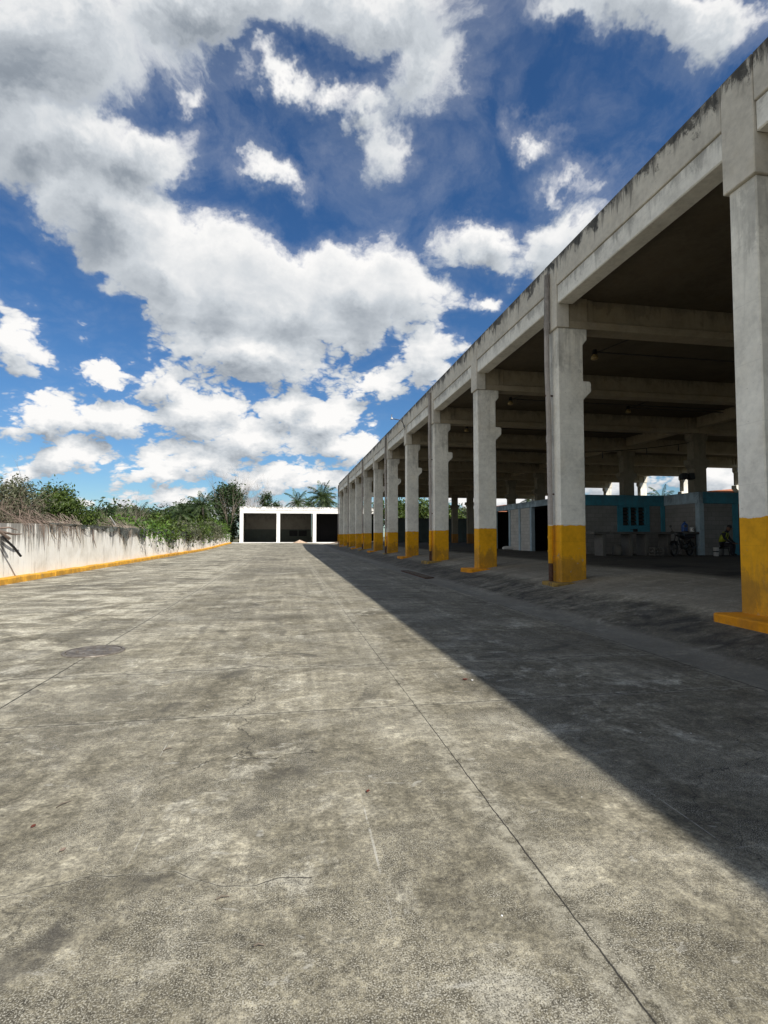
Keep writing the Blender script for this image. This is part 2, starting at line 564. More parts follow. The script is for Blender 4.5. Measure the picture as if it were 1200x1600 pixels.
        # tyre scuffs: arcs of turning wheels
        for cx_, cy_, R_, w_ in ((2.0, 9.5, 3.1, 0.10), (2.1, 9.4, 3.45, 0.07), (-6.0, 2.0, 5.2, 0.09), (-9.5, 9.0, 9.4, 0.12), (-9.4, 9.0, 10.9, 0.12)):
            dr_ = nt.m('ABSOLUTE', nt.m('SUBTRACT', nt.v('LENGTH', nt.v('SUBTRACT', nt.v('MULTIPLY', p, (1.0, 1.0, 0.0)), (cx_, cy_, 0.0)), None, 1), R_))
            am = nt.m('MULTIPLY', nt.ss(nt.m('ADD', dr_, nt.m('MULTIPLY', nt.m('SUBTRACT', sm, 0.5), 0.12)), w_, w_ * 0.4), nt.ss(nt.noise(p, 1.1, 6, 0.7), 0.50, 0.60))
            col = nt.mix(nt.m('MULTIPLY', am, 0.55), col, (0.060, 0.056, 0.048))
        inyard = nt.ss(x, 4.8, 4.7)
        col = nt.mix(nt.m('MULTIPLY', pales, nt.m('MULTIPLY', nt.ss(g0, 0.40, 0.62), 0.50)), col, (0.40, 0.38, 0.31))
        col = nt.mix(nt.m('MULTIPLY', lines, nt.m('MULTIPLY', inyard, 0.92)), col, (0.022, 0.021, 0.019))
        h = nt.m('SUBTRACT', h, nt.m('MULTIPLY', lines, 2.2))
        # the trowelled gutter strip, the black grime of the ramp and the darker brown floor under the roof
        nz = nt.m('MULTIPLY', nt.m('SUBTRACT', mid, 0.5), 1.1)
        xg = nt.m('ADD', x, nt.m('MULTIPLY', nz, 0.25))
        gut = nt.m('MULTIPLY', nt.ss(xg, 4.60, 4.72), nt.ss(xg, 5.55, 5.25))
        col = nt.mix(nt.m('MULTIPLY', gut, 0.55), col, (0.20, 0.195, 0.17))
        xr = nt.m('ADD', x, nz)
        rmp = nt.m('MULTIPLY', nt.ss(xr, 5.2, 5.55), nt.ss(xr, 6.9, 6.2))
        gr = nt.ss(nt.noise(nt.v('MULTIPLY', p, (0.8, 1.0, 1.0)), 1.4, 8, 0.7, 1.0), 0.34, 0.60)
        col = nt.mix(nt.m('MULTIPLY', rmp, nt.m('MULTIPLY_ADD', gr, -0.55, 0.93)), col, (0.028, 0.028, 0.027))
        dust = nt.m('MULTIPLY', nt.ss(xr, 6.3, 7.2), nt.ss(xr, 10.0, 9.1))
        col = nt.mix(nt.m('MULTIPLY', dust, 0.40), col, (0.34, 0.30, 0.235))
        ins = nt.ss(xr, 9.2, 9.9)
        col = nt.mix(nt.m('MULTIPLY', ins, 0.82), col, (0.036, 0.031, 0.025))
        blotch = nt.m('MULTIPLY', ins, nt.ss(nt.noise(p, 0.5, 5, 0.6), 0.55, 0.66))  # darker patches at random over that floor
        col = nt.mix(nt.m('MULTIPLY', blotch, 0.8), col, (0.012, 0.012, 0.012))
        # brown soil washed along the kerb
        so = nt.m('MULTIPLY', nt.ss(xs, -7.2, -8.4), nt.ss(nt.noise(p, 0.9, 5, 0.6), 0.5, 0.62))
        col = nt.mix(nt.m('MULTIPLY', so, 0.7), col, (0.085, 0.065, 0.048))
        end = nt.m('MULTIPLY', nt.ss(nt.m('ADD', y, nz), 82, 90), nt.ss(x, 4.6, 7.0))
        col = nt.mix(nt.m('MULTIPLY', end, 0.6), col, (0.16, 0.085, 0.05))
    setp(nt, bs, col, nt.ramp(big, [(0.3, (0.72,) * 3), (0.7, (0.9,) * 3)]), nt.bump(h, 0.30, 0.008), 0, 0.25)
    return mt


def wall_paint(name, c, mold=0.5, streak=0.5, top=8.76, rough=0.8, span=0.9, chips=0.0, under=(0.30, 0.28, 0.24), warm=0.25, rust=0.0, edge=None):
    """weathered paint or plaster on concrete: mottling, dark runs that start at the top edge, chips down to the cement"""
    mt, nt, bs = new_mat(name)
    p = nt.pos()
    x, y, z = nt.sep(p)
    a = nt.noise(p, 1.1, 6, 0.62, 0.4)
    b = nt.noise(p, 9.0, 5, 0.65)
    col = nt.ramp(nt.m('ADD', nt.m('MULTIPLY', a, 0.6), nt.m('MULTIPLY', b, 0.4)),
                  [(0.34, tuple(v * 0.72 for v in c)), (0.52, c), (0.68, tuple(min(1, v * 1.18) for v in c))])
    col = nt.mix(nt.m('MULTIPLY', nt.ss(nt.noise(p, 0.8, 5, 0.6), 0.5, 0.7), warm), col, (c[0] * 0.95, c[1] * 0.86, c[2] * 0.70))
    # runs of dirt
    v = nt.v('MULTIPLY', p, (4.5, 4.5, 0.42))
    run = nt.noise(v, 1.0, 6, 0.68, 0.5)
    t = nt.lin(z, top - span, top, 0.0, 1.0)
    runm = nt.ss(nt.m('ADD', run, nt.m('MULTIPLY_ADD', t, 0.30, -0.22)), 0.46, 0.60)
    col = nt.mix(nt.m('MULTIPLY', runm, streak), col, (0.085, 0.082, 0.076))
    # black mould near the edge
    mo = nt.noise(nt.v('MULTIPLY', p, (1.0, 1.0, 0.6)), 2.1, 8, 0.74, 0.5)
    mom = nt.ss(nt.m('ADD', mo, nt.m('MULTIPLY_ADD', t, 0.30, -0.20)), 0.50, 0.60)
    col = nt.mix(nt.m('MULTIPLY', mom, mold), col, (0.045, 0.045, 0.043))
    if rust:
        ru = nt.ss(nt.noise(nt.v('MULTIPLY', p, (3.2, 3.2, 0.55)), 1.0, 3, 0.55, 0.2), 0.68, 0.76)
        col = nt.mix(nt.m('MULTIPLY', ru, rust), col, (0.20, 0.105, 0.05))
    if chips:
        ch = nt.ss(nt.noise(p, 5.0, 8, 0.75, 0.6), 0.66 - chips * 0.1, 0.69 - chips * 0.1)
        col = nt.mix(nt.m('MULTIPLY', ch, 0.85), col, under)
    if edge:
        em = nt.ss(nt.m('ADD', z, nt.m('MULTIPLY', nt.m('SUBTRACT', nt.noise(nt.v('MULTIPLY', p, (3.0, 3.0, 0.6)), 1.6, 4, 0.6), 0.5), 0.11)), edge - 0.022, edge - 0.012)
        col = nt.mix(em, col, (0.70, 0.68, 0.61))
    # shutter boards left a faint ridge every 0.9 m or so, and the surface is never quite flat
    ridge = nt.ss(nt.m('ABSOLUTE', nt.m('SUBTRACT', nt.m('FLOORED_MODULO', nt.m('ADD', z, nt.m('MULTIPLY', b, 0.03)), 0.92), 0.46)), 0.012, 0.0)
    col = nt.mix(nt.m('MULTIPLY', ridge, 0.16), col, tuple(v * 0.45 for v in c))
    pit = nt.ss(nt.voro(p, 9.0), 0.10, 0.04)
    pit = nt.m('MULTIPLY', pit, nt.ss(a, 0.5, 0.62))
    col = nt.mix(nt.m('MULTIPLY', pit, 0.6), col, tuple(v * 0.35 for v in c))
    h = nt.m('ADD', nt.m('MULTIPLY', b, 0.6), nt.noise(p, 38, 4, 0.65))
    h = nt.m('ADD', h, nt.m('MULTIPLY', nt.m('SUBTRACT', a, pit), 2.0))
    setp(nt, bs, col, rough, nt.bump(h, 0.25, 0.010), 0, 0.25)
    return mt


def boundary_plaster():
    mt, nt, bs = new_mat('stained_plaster')
    p = nt.pos()
    x, y, z = nt.sep(p)
    a = nt.noise(p, 0.7, 6, 0.62, 0.4)
    col = nt.ramp(a, [(0.3, (0.58, 0.55, 0.48)), (0.5, (0.78, 0.76, 0.70)), (0.7, (0.84, 0.83, 0.78))])
    v = nt.v('MULTIPLY', p, (1.0, 3.2, 0.22))
    run = nt.noise(v, 1.0, 7, 0.7, 0.6)
    t = nt.lin(z, 0.6, 2.0, 0.0, 1.0)
    far_y = nt.ss(nt.noise(nt.v('MULTIPLY', p, (0, 1, 0)), 0.09, 3, 0.5), 0.40, 0.62)
    k = nt.ss(nt.m('ADD', run, nt.m('ADD', nt.m('MULTIPLY_ADD', t, 0.24, -0.20), nt.m('MULTIPLY', far_y, 0.08))), 0.475, 0.59)
    col = nt.mix(nt.m('MULTIPLY', k, 0.80), col, (0.13, 0.12, 0.105))
    v2 = nt.v('MULTIPLY', p, (1.0, 9.0, 0.5))
    k2 = nt.ss(nt.noise(v2, 1.0, 5, 0.7, 0.8), 0.56, 0.66)
    col = nt.mix(nt.m('MULTIPLY', k2, 0.45), col, (0.20, 0.17, 0.14))
    mo = nt.ss(nt.m('ADD', nt.noise(p, 1.6, 8, 0.72, 0.4), nt.m('MULTIPLY_ADD', t, 0.22, -0.21)), 0.54, 0.66)
    col = nt.mix(nt.m('MULTIPLY', mo, 0.75), col, (0.07, 0.068, 0.06))
    setp(nt, bs, col, 0.85, nt.bump(nt.noise(p, 16, 6, 0.7), 0.3, 0.015), 0, 0.2)
    return mt


def block_mat(name, c=(0.30, 0.29, 0.27)):
    mt, nt, bs = new_mat(name)
    p = nt.pos()
    x, y, z = nt.sep(p)
    br = nt.n('ShaderNodeTexBrick')
    nt.put(br.inputs['Vector'], nt.comb(nt.m('ADD', x, y), z, 0.0))
    br.inputs['Scale'].default_value = 1.0
    br.inputs['Brick Width'].default_value = 0.4
    br.inputs['Row Height'].default_value = 0.2
    br.inputs['Mortar Size'].default_value = 0.008
    nt.put(br.inputs['Color1'], c)
    nt.put(br.inputs['Color2'], tuple(v * 0.86 for v in c))
    nt.put(br.inputs['Mortar'], tuple(v * 0.62 for v in c))
    m_ = nt.ss(nt.noise(p, 2.0, 6, 0.65), 0.4, 0.75)
    col = nt.mix(nt.m('MULTIPLY', m_, 0.4), br.outputs['Color'], tuple(v * 0.5 for v in c))
    setp(nt, bs, col, 0.9, nt.bump(nt.m('SUBTRACT', nt.noise(p, 30, 3), br.outputs['Fac']), 0.3, 0.01), 0, 0.2)
    return mt


def leaf_mat(name, dark, light, tip=None):
    mt, nt, bs = new_mat(name)
    geo = nt.n('ShaderNodeNewGeometry')
    r = geo.outputs['Random Per Island']
    lo = nt.noise(geo.outputs['Position'], 0.9, 4, 0.6)
    f = nt.m('ADD', nt.m('MULTIPLY', r, 0.55), nt.m('MULTIPLY', lo, 0.45))
    st = [(0.22, dark), (0.72, light)]
    if tip:
        st.append((0.92, tip))
    col = nt.ramp(f, st)
    setp(nt, bs, col, 0.55, None, 0, 0.35)
    tr = nt.n('ShaderNodeBsdfTranslucent')
    nt.put(tr.inputs['Color'], nt.mix(0.35, col, (0.20, 0.26, 0.04)))
    mx = nt.n('ShaderNodeMixShader')
    mx.inputs[0].default_value = 0.22
    out = mt.node_tree.nodes['Material Output']
    nt.t.links.new(bs.outputs[0], mx.inputs[1])
    nt.t.links.new(tr.outputs[0], mx.inputs[2])
    nt.t.links.new(mx.outputs[0], out.inputs['Surface'])
    return mt


def net_mat():
    """shade net: a fine mesh of dark cords, torn here and there"""
    mt, nt, bs = new_mat('shade_net')
    p = nt.pos()
    x, y, z = nt.sep(p)
    setp(nt, bs, nt.ramp(nt.noise(p, 1.5, 5), [(0.3, (0.035, 0.040, 0.036)), (0.7, (0.12, 0.13, 0.115))]), 0.85, None, 0, 0.2)
    k = 2 * math.pi / 0.055
    a = nt.m('ABSOLUTE', nt.m('SINE', nt.m('MULTIPLY', nt.m('ADD', y, z), k)))
    b = nt.m('ABSOLUTE', nt.m('SINE', nt.m('MULTIPLY', nt.m('SUBTRACT', y, z), k)))
    cord = nt.m('LESS_THAN', nt.m('MINIMUM', a, b), 0.42)
    fold = nt.m('GREATER_THAN', nt.noise(nt.v('MULTIPLY', p, (1, 2.6, 1.0)), 1.3, 5, 0.65), 0.50)
    torn = nt.m('LESS_THAN', nt.noise(p, 1.7, 5, 0.7), 0.60)
    solid = nt.m('MULTIPLY', nt.m('MAXIMUM', cord, fold), torn)
    tr = nt.n('ShaderNodeBsdfTransparent')
    mx = nt.n('ShaderNodeMixShader')
    nt.put(mx.inputs[0], solid)
    nt.t.links.new(tr.outputs[0], mx.inputs[1])
    nt.t.links.new(bs.outputs[0], mx.inputs[2])
    nt.t.links.new(mx.outputs[0], mt.node_tree.nodes['Material Output'].inputs['Surface'])
    return mt


def manhole_mat():
    mt, nt, bs = new_mat('cast_iron')
    p = nt.pos()
    r = nt.noise(p, 7, 6, 0.7)
    col = nt.ramp(r, [(0.30, (0.085, 0.073, 0.060)), (0.52, (0.175, 0.152, 0.126)), (0.68, (0.30, 0.275, 0.235))])
    ck = nt.n('ShaderNodeTexChecker')
    nt.put(ck.inputs['Vector'], p)
    ck.inputs['Scale'].default_value = 36
    setp(nt, bs, col, 0.6, nt.bump(nt.m('ADD', ck.outputs['Fac'], r), 0.5, 0.006), 0.5, 0.4)
    return mt


M = {}
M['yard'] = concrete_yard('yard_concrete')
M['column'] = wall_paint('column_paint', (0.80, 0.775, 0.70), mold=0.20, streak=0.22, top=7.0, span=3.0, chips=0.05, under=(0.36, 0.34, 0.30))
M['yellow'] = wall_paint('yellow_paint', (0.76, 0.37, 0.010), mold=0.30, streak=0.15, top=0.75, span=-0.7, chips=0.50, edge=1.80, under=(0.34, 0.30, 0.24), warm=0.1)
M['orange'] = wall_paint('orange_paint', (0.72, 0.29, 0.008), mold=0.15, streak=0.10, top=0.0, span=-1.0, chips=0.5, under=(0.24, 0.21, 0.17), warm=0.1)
M['plinth_dirty'] = wall_paint('worn_plinth_paint', (0.34, 0.22, 0.05), mold=0.6, streak=0.2, top=0.0, span=-1.0, chips=1.1, under=(0.12, 0.11, 0.095), warm=0.2)
M['kerb'] = wall_paint('kerb_paint', (0.72, 0.37, 0.035), mold=0.3, streak=0.1, top=0.0, span=-1.0, chips=0.55, under=(0.26, 0.22, 0.18), warm=0.3)
M['parapet'] = wall_paint('parapet_cement', (0.60, 0.565, 0.495), mold=0.88, streak=0.70, top=8.74, span=0.70, rust=0.45, chips=0.0, warm=0.35)
M['lintel'] = wall_paint('lintel_paint', (0.77, 0.75, 0.69), mold=0.30, streak=0.30, top=8.05, span=0.6, chips=0.1, warm=0.1)
M['column_mid'] = wall_paint('dark_column', (0.24, 0.21, 0.16), mold=0.2, streak=0.2, top=7.0, span=3.0, warm=0.3)  # darker and browner than the outer columns, for the middle row
M['orange_mid'] = wall_paint('dark_orange', (0.36, 0.16, 0.03), mold=0.2, streak=0.2, top=0.9, span=-0.9, chips=0.3)  # darker orange for the feet of the middle row
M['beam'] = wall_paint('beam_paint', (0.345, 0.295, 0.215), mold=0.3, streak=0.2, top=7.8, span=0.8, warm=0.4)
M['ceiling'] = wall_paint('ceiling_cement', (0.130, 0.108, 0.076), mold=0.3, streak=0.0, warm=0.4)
M['roof'] = simple_mat('roof_cement', (0.30, 0.29, 0.27), 0.9)
M['pipe'] = wall_paint('pipe_paint', (0.42, 0.385, 0.36), mold=0.3, streak=0.45, top=8.4, span=6.0, chips=0.25, under=(0.16, 0.10, 0.08), warm=0.3)
M['rust'] = simple_mat('rusty_iron', (0.075, 0.038, 0.025), 0.75, 0.5, 12)
M['white_wall'] = wall_paint('white_paint', (0.78, 0.77, 0.74), mold=0.65, streak=0.35, top=6.45, span=0.9, chips=0.0, warm=0.1)
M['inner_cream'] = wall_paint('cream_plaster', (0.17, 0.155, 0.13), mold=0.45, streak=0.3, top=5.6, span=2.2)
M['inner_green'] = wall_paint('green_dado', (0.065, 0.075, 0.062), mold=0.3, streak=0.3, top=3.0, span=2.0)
M['black_wall'] = simple_mat('dark_bay_plaster', (0.014, 0.014, 0.015), 0.9)  # near black: shade put into the colour of the right-hand garage bays
M['endwall'] = wall_paint('dark_green_wall', (0.075, 0.095, 0.088), mold=0.4, streak=0.5, top=4.0, span=1.5)
M['plaster'] = boundary_plaster()
M['blue'] = wall_paint('blue_paint', (0.055, 0.24, 0.33), mold=0.2, streak=0.2, top=3.5, span=1.5)
M['pale_blue'] = wall_paint('pale_blue_paint', (0.34, 0.44, 0.50), mold=0.35, streak=0.3, top=3.5, span=1.0, chips=0.25, under=(0.2, 0.2, 0.19))
M['block'] = block_mat('block_wall', (0.25, 0.245, 0.235))
M['block_pale'] = block_mat('pale_block_wall', (0.50, 0.48, 0.44))
M['counter'] = wall_paint('counter_plaster', (0.13, 0.125, 0.115), mold=0.4, streak=0.4, top=1.7, span=0.6)
M['dark'] = simple_mat('dark_void', (0.018, 0.018, 0.019), 0.9)
M['black'] = simple_mat('black_plastic', (0.014, 0.014, 0.015), 0.45)
M['steel'] = simple_mat('worn_steel', (0.28, 0.28, 0.28), 0.4, 0.3, 10, 0.8)
M['dull_metal'] = simple_mat('dull_metal', (0.06, 0.06, 0.06), 0.45, 0.3, 10, 0.6)
M['conduit'] = simple_mat('grey_conduit', (0.06, 0.058, 0.055), 0.6)
M['lampglass'] = simple_mat('yellowed_cover', (0.30, 0.22, 0.10), 0.45)
M['net'] = net_mat()
M['iron'] = manhole_mat()
M['sand'] = simple_mat('sand', (0.40, 0.30, 0.22), 0.95, 0.3, 4)
M['soil'] = simple_mat('soil_and_weeds', (0.085, 0.080, 0.040), 0.95, 0.5, 0.5)
M['bark'] = simple_mat('bark', (0.12, 0.10, 0.08), 0.9, 0.4, 9)
M['twig'] = simple_mat('dry_twigs', (0.215, 0.180, 0.145), 0.9, 0.45, 3)
M['twig_red'] = simple_mat('red_brown_twigs', (0.170, 0.128, 0.103), 0.9, 0.45, 3)
M['palmbark'] = simple_mat('palm_trunk', (0.20, 0.17, 0.14), 0.9, 0.3, 7)
M['leaf'] = leaf_mat('leaves', (0.018, 0.036, 0.008), (0.078, 0.120, 0.018), (0.15, 0.18, 0.04))
M['leaf_dark'] = leaf_mat('dark_leaves', (0.012, 0.026, 0.010), (0.040, 0.075, 0.022))
M['leaf_grey'] = leaf_mat('dusty_leaves', (0.040, 0.048, 0.028), (0.125, 0.135, 0.075), (0.2, 0.19, 0.12))
M['leaf_dry'] = leaf_mat('dry_leaves', (0.085, 0.075, 0.05), (0.20, 0.18, 0.125))
M['leaf_palm'] = leaf_mat('palm_leaves', (0.018, 0.036, 0.014), (0.065, 0.100, 0.034), (0.15, 0.16, 0.07))
M['leaf_bright'] = leaf_mat('creeper_leaves', (0.028, 0.066, 0.010), (0.105, 0.190, 0.026))
M['clay'] = simple_mat('red_clay_paint', (0.40, 0.155, 0.09), 0.85, 0.2, 0.8)
M['skin'] = simple_mat('skin', (0.16, 0.085, 0.055), 0.55, 0.1)
M['hivis'] = simple_mat('yellow_vest', (0.34, 0.38, 0.04), 0.7, 0.1)
M['cloth'] = simple_mat('dark_cloth', (0.022, 0.022, 0.028), 0.9)
M['white_plastic'] = simple_mat('white_plastic', (0.72, 0.72, 0.70), 0.4, 0.08)
M['grey_plastic'] = simple_mat('grey_white_plastic', (0.40, 0.40, 0.39), 0.5, 0.12)
M['jug_blue'] = simple_mat('blue_plastic', (0.025, 0.08, 0.26), 0.3, 0.15)
M['red'] = simple_mat('red_leaf', (0.085, 0.022, 0.014), 0.7)
M['reddoor'] = simple_mat('dark_red_door', (0.10, 0.025, 0.018), 0.7)

# ------------------------------------------------------------------ the setting
def sst(a, b, x):
    t = min(1, max(0, (x - a) / (b - a)))
    return t * t * (3 - 2 * t)


PROF = [(-13, 0.0), (4.55, 0.0), (4.62, -0.008), (4.95, -0.035), (5.25, -0.01), (5.45, 0.03), (6.33, 0.20), (6.85, 0.30), (7.5, 0.40), (8.6, 0.53), (10.2, 0.64), (11.2, 0.66), (60, 0.66)]


def ground_z(x, y):
    z = PROF[-1][1]
    for (a, za), (b, zb) in zip(PROF, PROF[1:]):
        if a <= x <= b:
            z = za + (zb - za) * (x - a) / (b - a)
            break
    rise = 0.40 * sst(55, 91, y) * (1 - sst(4.6, 7.2, x))
    return z + rise


xs = [-13, -11, -8.95, -8, -6, -4, -2, 0, 1.5, 3, 4, 4.55, 4.62, 4.75, 4.95, 5.1, 5.25, 5.45, 5.8, 6.33, 6.6, 6.85, 7.2, 7.5, 8.0, 8.6, 9.4, 10.2, 11.2, 14, 20, 30, 38]
ys = [-26 + 2.0 * i for i in range(65)]
mb = MB()
for j, y in enumerate(ys):
    for x in xs:
        mb.v.append((x, y, ground_z(x, y) + (0.012 * math.sin(y * 0.9 + x) * (1 if 5.4 < x < 11 else 0))))
nx = len(xs)
for j in range(len(ys) - 1):
    for i in range(nx - 1):
        a = j * nx + i
        mb.f.append((a, a + 1, a + nx + 1, a + nx))
        mb.mi.append(0)
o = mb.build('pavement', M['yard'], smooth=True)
tag(o, 'weathered grey concrete yard with joints, cracks and a ramp up under the hall', 'pavement', kind='structure')

mb = MB()
mb.quad((-1500, -1500, -0.15), (1500, -1500, -0.15), (1500, 1500, -0.15), (-1500, 1500, -0.15))
tag(mb.build('ground', M['soil']), 'soil and weeds beyond the paved yard', 'ground', kind='structure')

# kerb at the foot of the wall on the left: lengths with worn gaps between
random.seed(3)
mb = MB()
y = -20.0
while y < 86:
    L = random.uniform(5.0, 8.5)
    y1 = min(y + L - 0.07, 86.5)
    n = max(1, int((y1 - y) / 1.2))
    for k in range(n):
        a, b_ = y + (y1 - y) * k / n, y + (y1 - y) * (k + 1) / n
        h = 0.19 + random.uniform(-0.012, 0.012) + ground_z(-8.6, (a + b_) / 2)
        mb.prism([(-8.9, -0.1), (-8.60 + random.uniform(-0.01, 0.01), -0.1), (-8.61, h - 0.03), (-8.64, h), (-8.9, h)], a, b_)
    y += L
tag(mb.build('kerb', M['kerb'], weld=False), 'yellow painted kerb along the foot of the white boundary wall', 'kerb', kind='structure')

# ------------------------------------------------------------------ boundary wall on the left
mb = MB()
random.seed(8)
N = 60
for k in range(N):
    a, b_ = -20 + 107 * k / N, -20 + 107 * (k + 1) / N
    za = 1.92 + 0.02 * math.sin(k * 1.7) + 0.015 * math.sin(k * 0.6)
    zb = 1.92 + 0.02 * math.sin((k + 1) * 1.7) + 0.015 * math.sin((k + 1) * 0.6)
    i = len(mb.v)
    mb.v += [(-8.9, a, -0.2), (-9.1, a, -0.2), (-9.1, a, za), (-8.9, a, za), (-8.9, b_, -0.2), (-9.1, b_, -0.2), (-9.1, b_, zb), (-8.9, b_, zb)]
    fs = [(0, 4, 7, 3), (3, 7, 6, 2), (1, 2, 6, 5)]
    if k == 0:
        fs.append((0, 3, 2, 1))
    if k == N - 1:
        fs.append((4, 5, 6, 7))
    for q in fs:
        mb.f.append(tuple(i + t for t in q))
        mb.mi.append(0)
bw = mb.build('boundary_wall', M['plaster'])
tag(bw, 'long white plastered boundary wall with dark stains running down from its top', 'wall')

# ------------------------------------------------------------------ the big open hall
X0 = 6.85
YS = [6.71 + 6 * n for n in range(-4, 12)]
hall = thing('market_hall', (X0, 0, 0.0), 'huge open sided concrete hall on pale columns with yellow painted feet', 'hall')
Y_A, Y_B = -18.0, 73.25


def column_mesh(x0, w, inner):
    """one column: inner = the sides (+1 right, -1 left) that carry corbels"""
    mb = MB()
    d = 0.5
    mb.cur = 1
    mb.box(x0, x0 + w, 0, d, -0.1, 1.80)
    mb.cur = 0
    l, r = x0, x0 + w
    pl, pr = [], []
    cor = [(5.05, 0), (5.27, .22), (5.50, .22), (5.54, .17), (5.54, 0), (6.50, 0), (6.64, .12), (6.92, .12)]
    pr = [(r + (o if 1 in inner else 0), z) for z, o in cor]
    pl = [(l - (o if -1 in inner else 0), z) for z, o in cor]
    prof = [(r, 1.80)] + pr + pl[::-1] + [(l, 1.80)]
    cl = [prof[0]]
    for p in prof[1:]:
        if (Vector(p) - Vector(cl[-1])).length > 1e-5:
            cl.append(p)
    mb.prism(cl, 0, d)
    return mb


col_near = column_mesh(0, 0.70, (1,)).build('column', [M['column'], M['yellow']], hall, bevel=0.018, loc=(0, 0, 0))
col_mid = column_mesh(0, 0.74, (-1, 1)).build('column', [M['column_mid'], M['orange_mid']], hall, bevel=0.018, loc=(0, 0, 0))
col_far = column_mesh(0, 0.70, (-1,)).build('column', [M['column'], M['yellow']], hall, bevel=0.018, loc=(0, 0, 0))
XM, XF = 20.9, 35.0
first = {}
plinth_src = {}


def plinth_mesh(k):
    random.seed(50 + k)
    mb = MB()
    j = [random.uniform(-0.05, 0.05) for _ in range(8)]
    q_ = 1.0 if k != 1 else 0.55
    pr = [(-0.52 + j[0], -0.35 + j[1] - 0.4 * (k == 0)), (-0.44, -0.45 - 0.4 * (k == 0)), (0.10, -0.55 + j[2] * .3 - 0.3 * (k == 0)), (0.82, -0.30), (0.82, 0.60), (0.0, 0.60 + j[3]), (-0.40, 0.60 + j[4]), (-0.53 + j[5], 0.50)]
    pr = [(a_ if a_ > 0 else a_ * q_, b_ if b_ > 0 else b_ * q_) for a_, b_ in pr]
    mb.prism(pr, -0.2, 0.335, 'xy')
    return mb


for i, y in enumerate(YS):
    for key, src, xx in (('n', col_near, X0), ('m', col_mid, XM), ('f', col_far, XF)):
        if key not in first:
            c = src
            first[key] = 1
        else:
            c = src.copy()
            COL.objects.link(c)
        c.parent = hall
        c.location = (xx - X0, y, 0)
        if key == 'n' and i >= 3:
            k = i % 4
            if k not in plinth_src:
                plinth_src[k] = plinth_mesh(k).build('plinth', [M['orange'] if k % 2 == 0 else M['plinth_dirty']], c, bevel=0.02, loc=None)
                plinth_src[k].parent = c
                plinth_src[k].location = (0, 0, 0)
            else:
                p_ = plinth_src[k].copy()
                COL.objects.link(p_)
                p_.parent = c

# drainpipes down every second column, with a swan neck at the parapet and a yellow painted foot
def pipe_mesh():
    mb = MB()
    r = 0.066
    mb.cur = 0
    mb.tube([(0.10, 0.02, 8.40), (0.05, 0.0, 8.46), (0.0, 0, 8.42), (-0.01, 0, 8.30), (-0.02, 0.01, 7.2), (-0.025, 0.015, 6.0), (0.0, 0, 4.5), (0.005, 0, 1.80)], r, 10)
    for z in (7.05, 4.05):
        mb.lathe([(r, z - 0.09), (r + 0.012, z - 0.09), (r + 0.012, z + 0.09), (r, z + 0.09)], (-0.02 if z > 5 else 0.0, 0.01 if z > 5 else 0, 0), 10)
    mb.cur = 1
    mb.tube([(0.005, 0, 1.80), (0.0, 0, 0.80)], r * 1.02, 10)
    for z in (1.48, 1.12):
        mb.lathe([(r, z - 0.03), (r + 0.014, z - 0.03), (r + 0.014, z + 0.03), (r, z + 0.03)], (0.003, 0, 0), 10)
    mb.cur = 2
    mb.tube([(0.0, 0, 0.80), (0.0, 0, 0.25)], r * 0.93, 10)
    for z in (2.6, 5.2):
        mb.box(-0.085, 0.12, -0.015, 0.015, z - 0.02, z + 0.02)
    return mb


pm = None
for i, y in enumerate(YS):
    if i >= 3 and (i - 4) % 2 == 1:
        if pm is None:
            pm = pipe_mesh().build('drainpipe', [M['pipe'], M['yellow'], M['rust']], hall, smooth=False)
            c = pm
        else:
            c = pm.copy()
            COL.objects.link(c)
        c.parent = hall
        c.location = (-0.115, y + 0.33, 0)

# parapet, lintels and pilasters of the two long sides
for side, xo, sg in (('near', X0, 1), ('far', XF + 0.70, -1)):
    def bx(a, b_):
        return (xo + sg * a - X0, xo + sg * b_ - X0) if sg > 0 else (xo + sg * b_ - X0, xo + sg * a - X0)
    for i, y in enumerate(YS):
        mb = MB()
        mb.box(*bx(-0.055, 0.30), y - 0.04, y + 0.56, 6.922, 8.756)
        mb.build('pilaster', M['parapet'], hall, bevel=0.012).location = (0, 0, 0)
        if i < len(YS) - 1:
            ya, yb = y + 0.564, y + 5.956
            mb = MB()
            mb.box(*bx(-0.045, 0.25), ya, yb, 8.01, 8.76)
            mb.build('parapet', M['parapet'], hall, bevel=0.012).location = (0, 0, 0)
            mb = MB()
            mb.box(*bx(-0.022, 0.40), ya + 0.004, yb - 0.004, 7.53, 8.0)
            mb.build('lintel', M['lintel'], hall, bevel=0.02).location = (0, 0, 0)
for c in hall.children:
    pass
# cross beams: an I shape with a solid end block, two spans over three columns
def beam_mesh(L):
    mb = MB()
    mb.box(0, L, 0.0, 0.50, 6.925, 7.13)
    mb.box(0.75, L - 0.75, 0.13, 0.37, 7.13, 7.75)
    mb.box(0.0, 0.55, 0.02, 0.48, 7.13, 7.75)
    mb.box(L - 0.55, L, 0.02, 0.48, 7.13, 7.75)
    mb.box(0.55, 0.75, 0.08, 0.42, 7.13, 7.75)
    mb.box(L - 0.75, L - 0.55, 0.08, 0.42, 7.13, 7.75)
    return mb


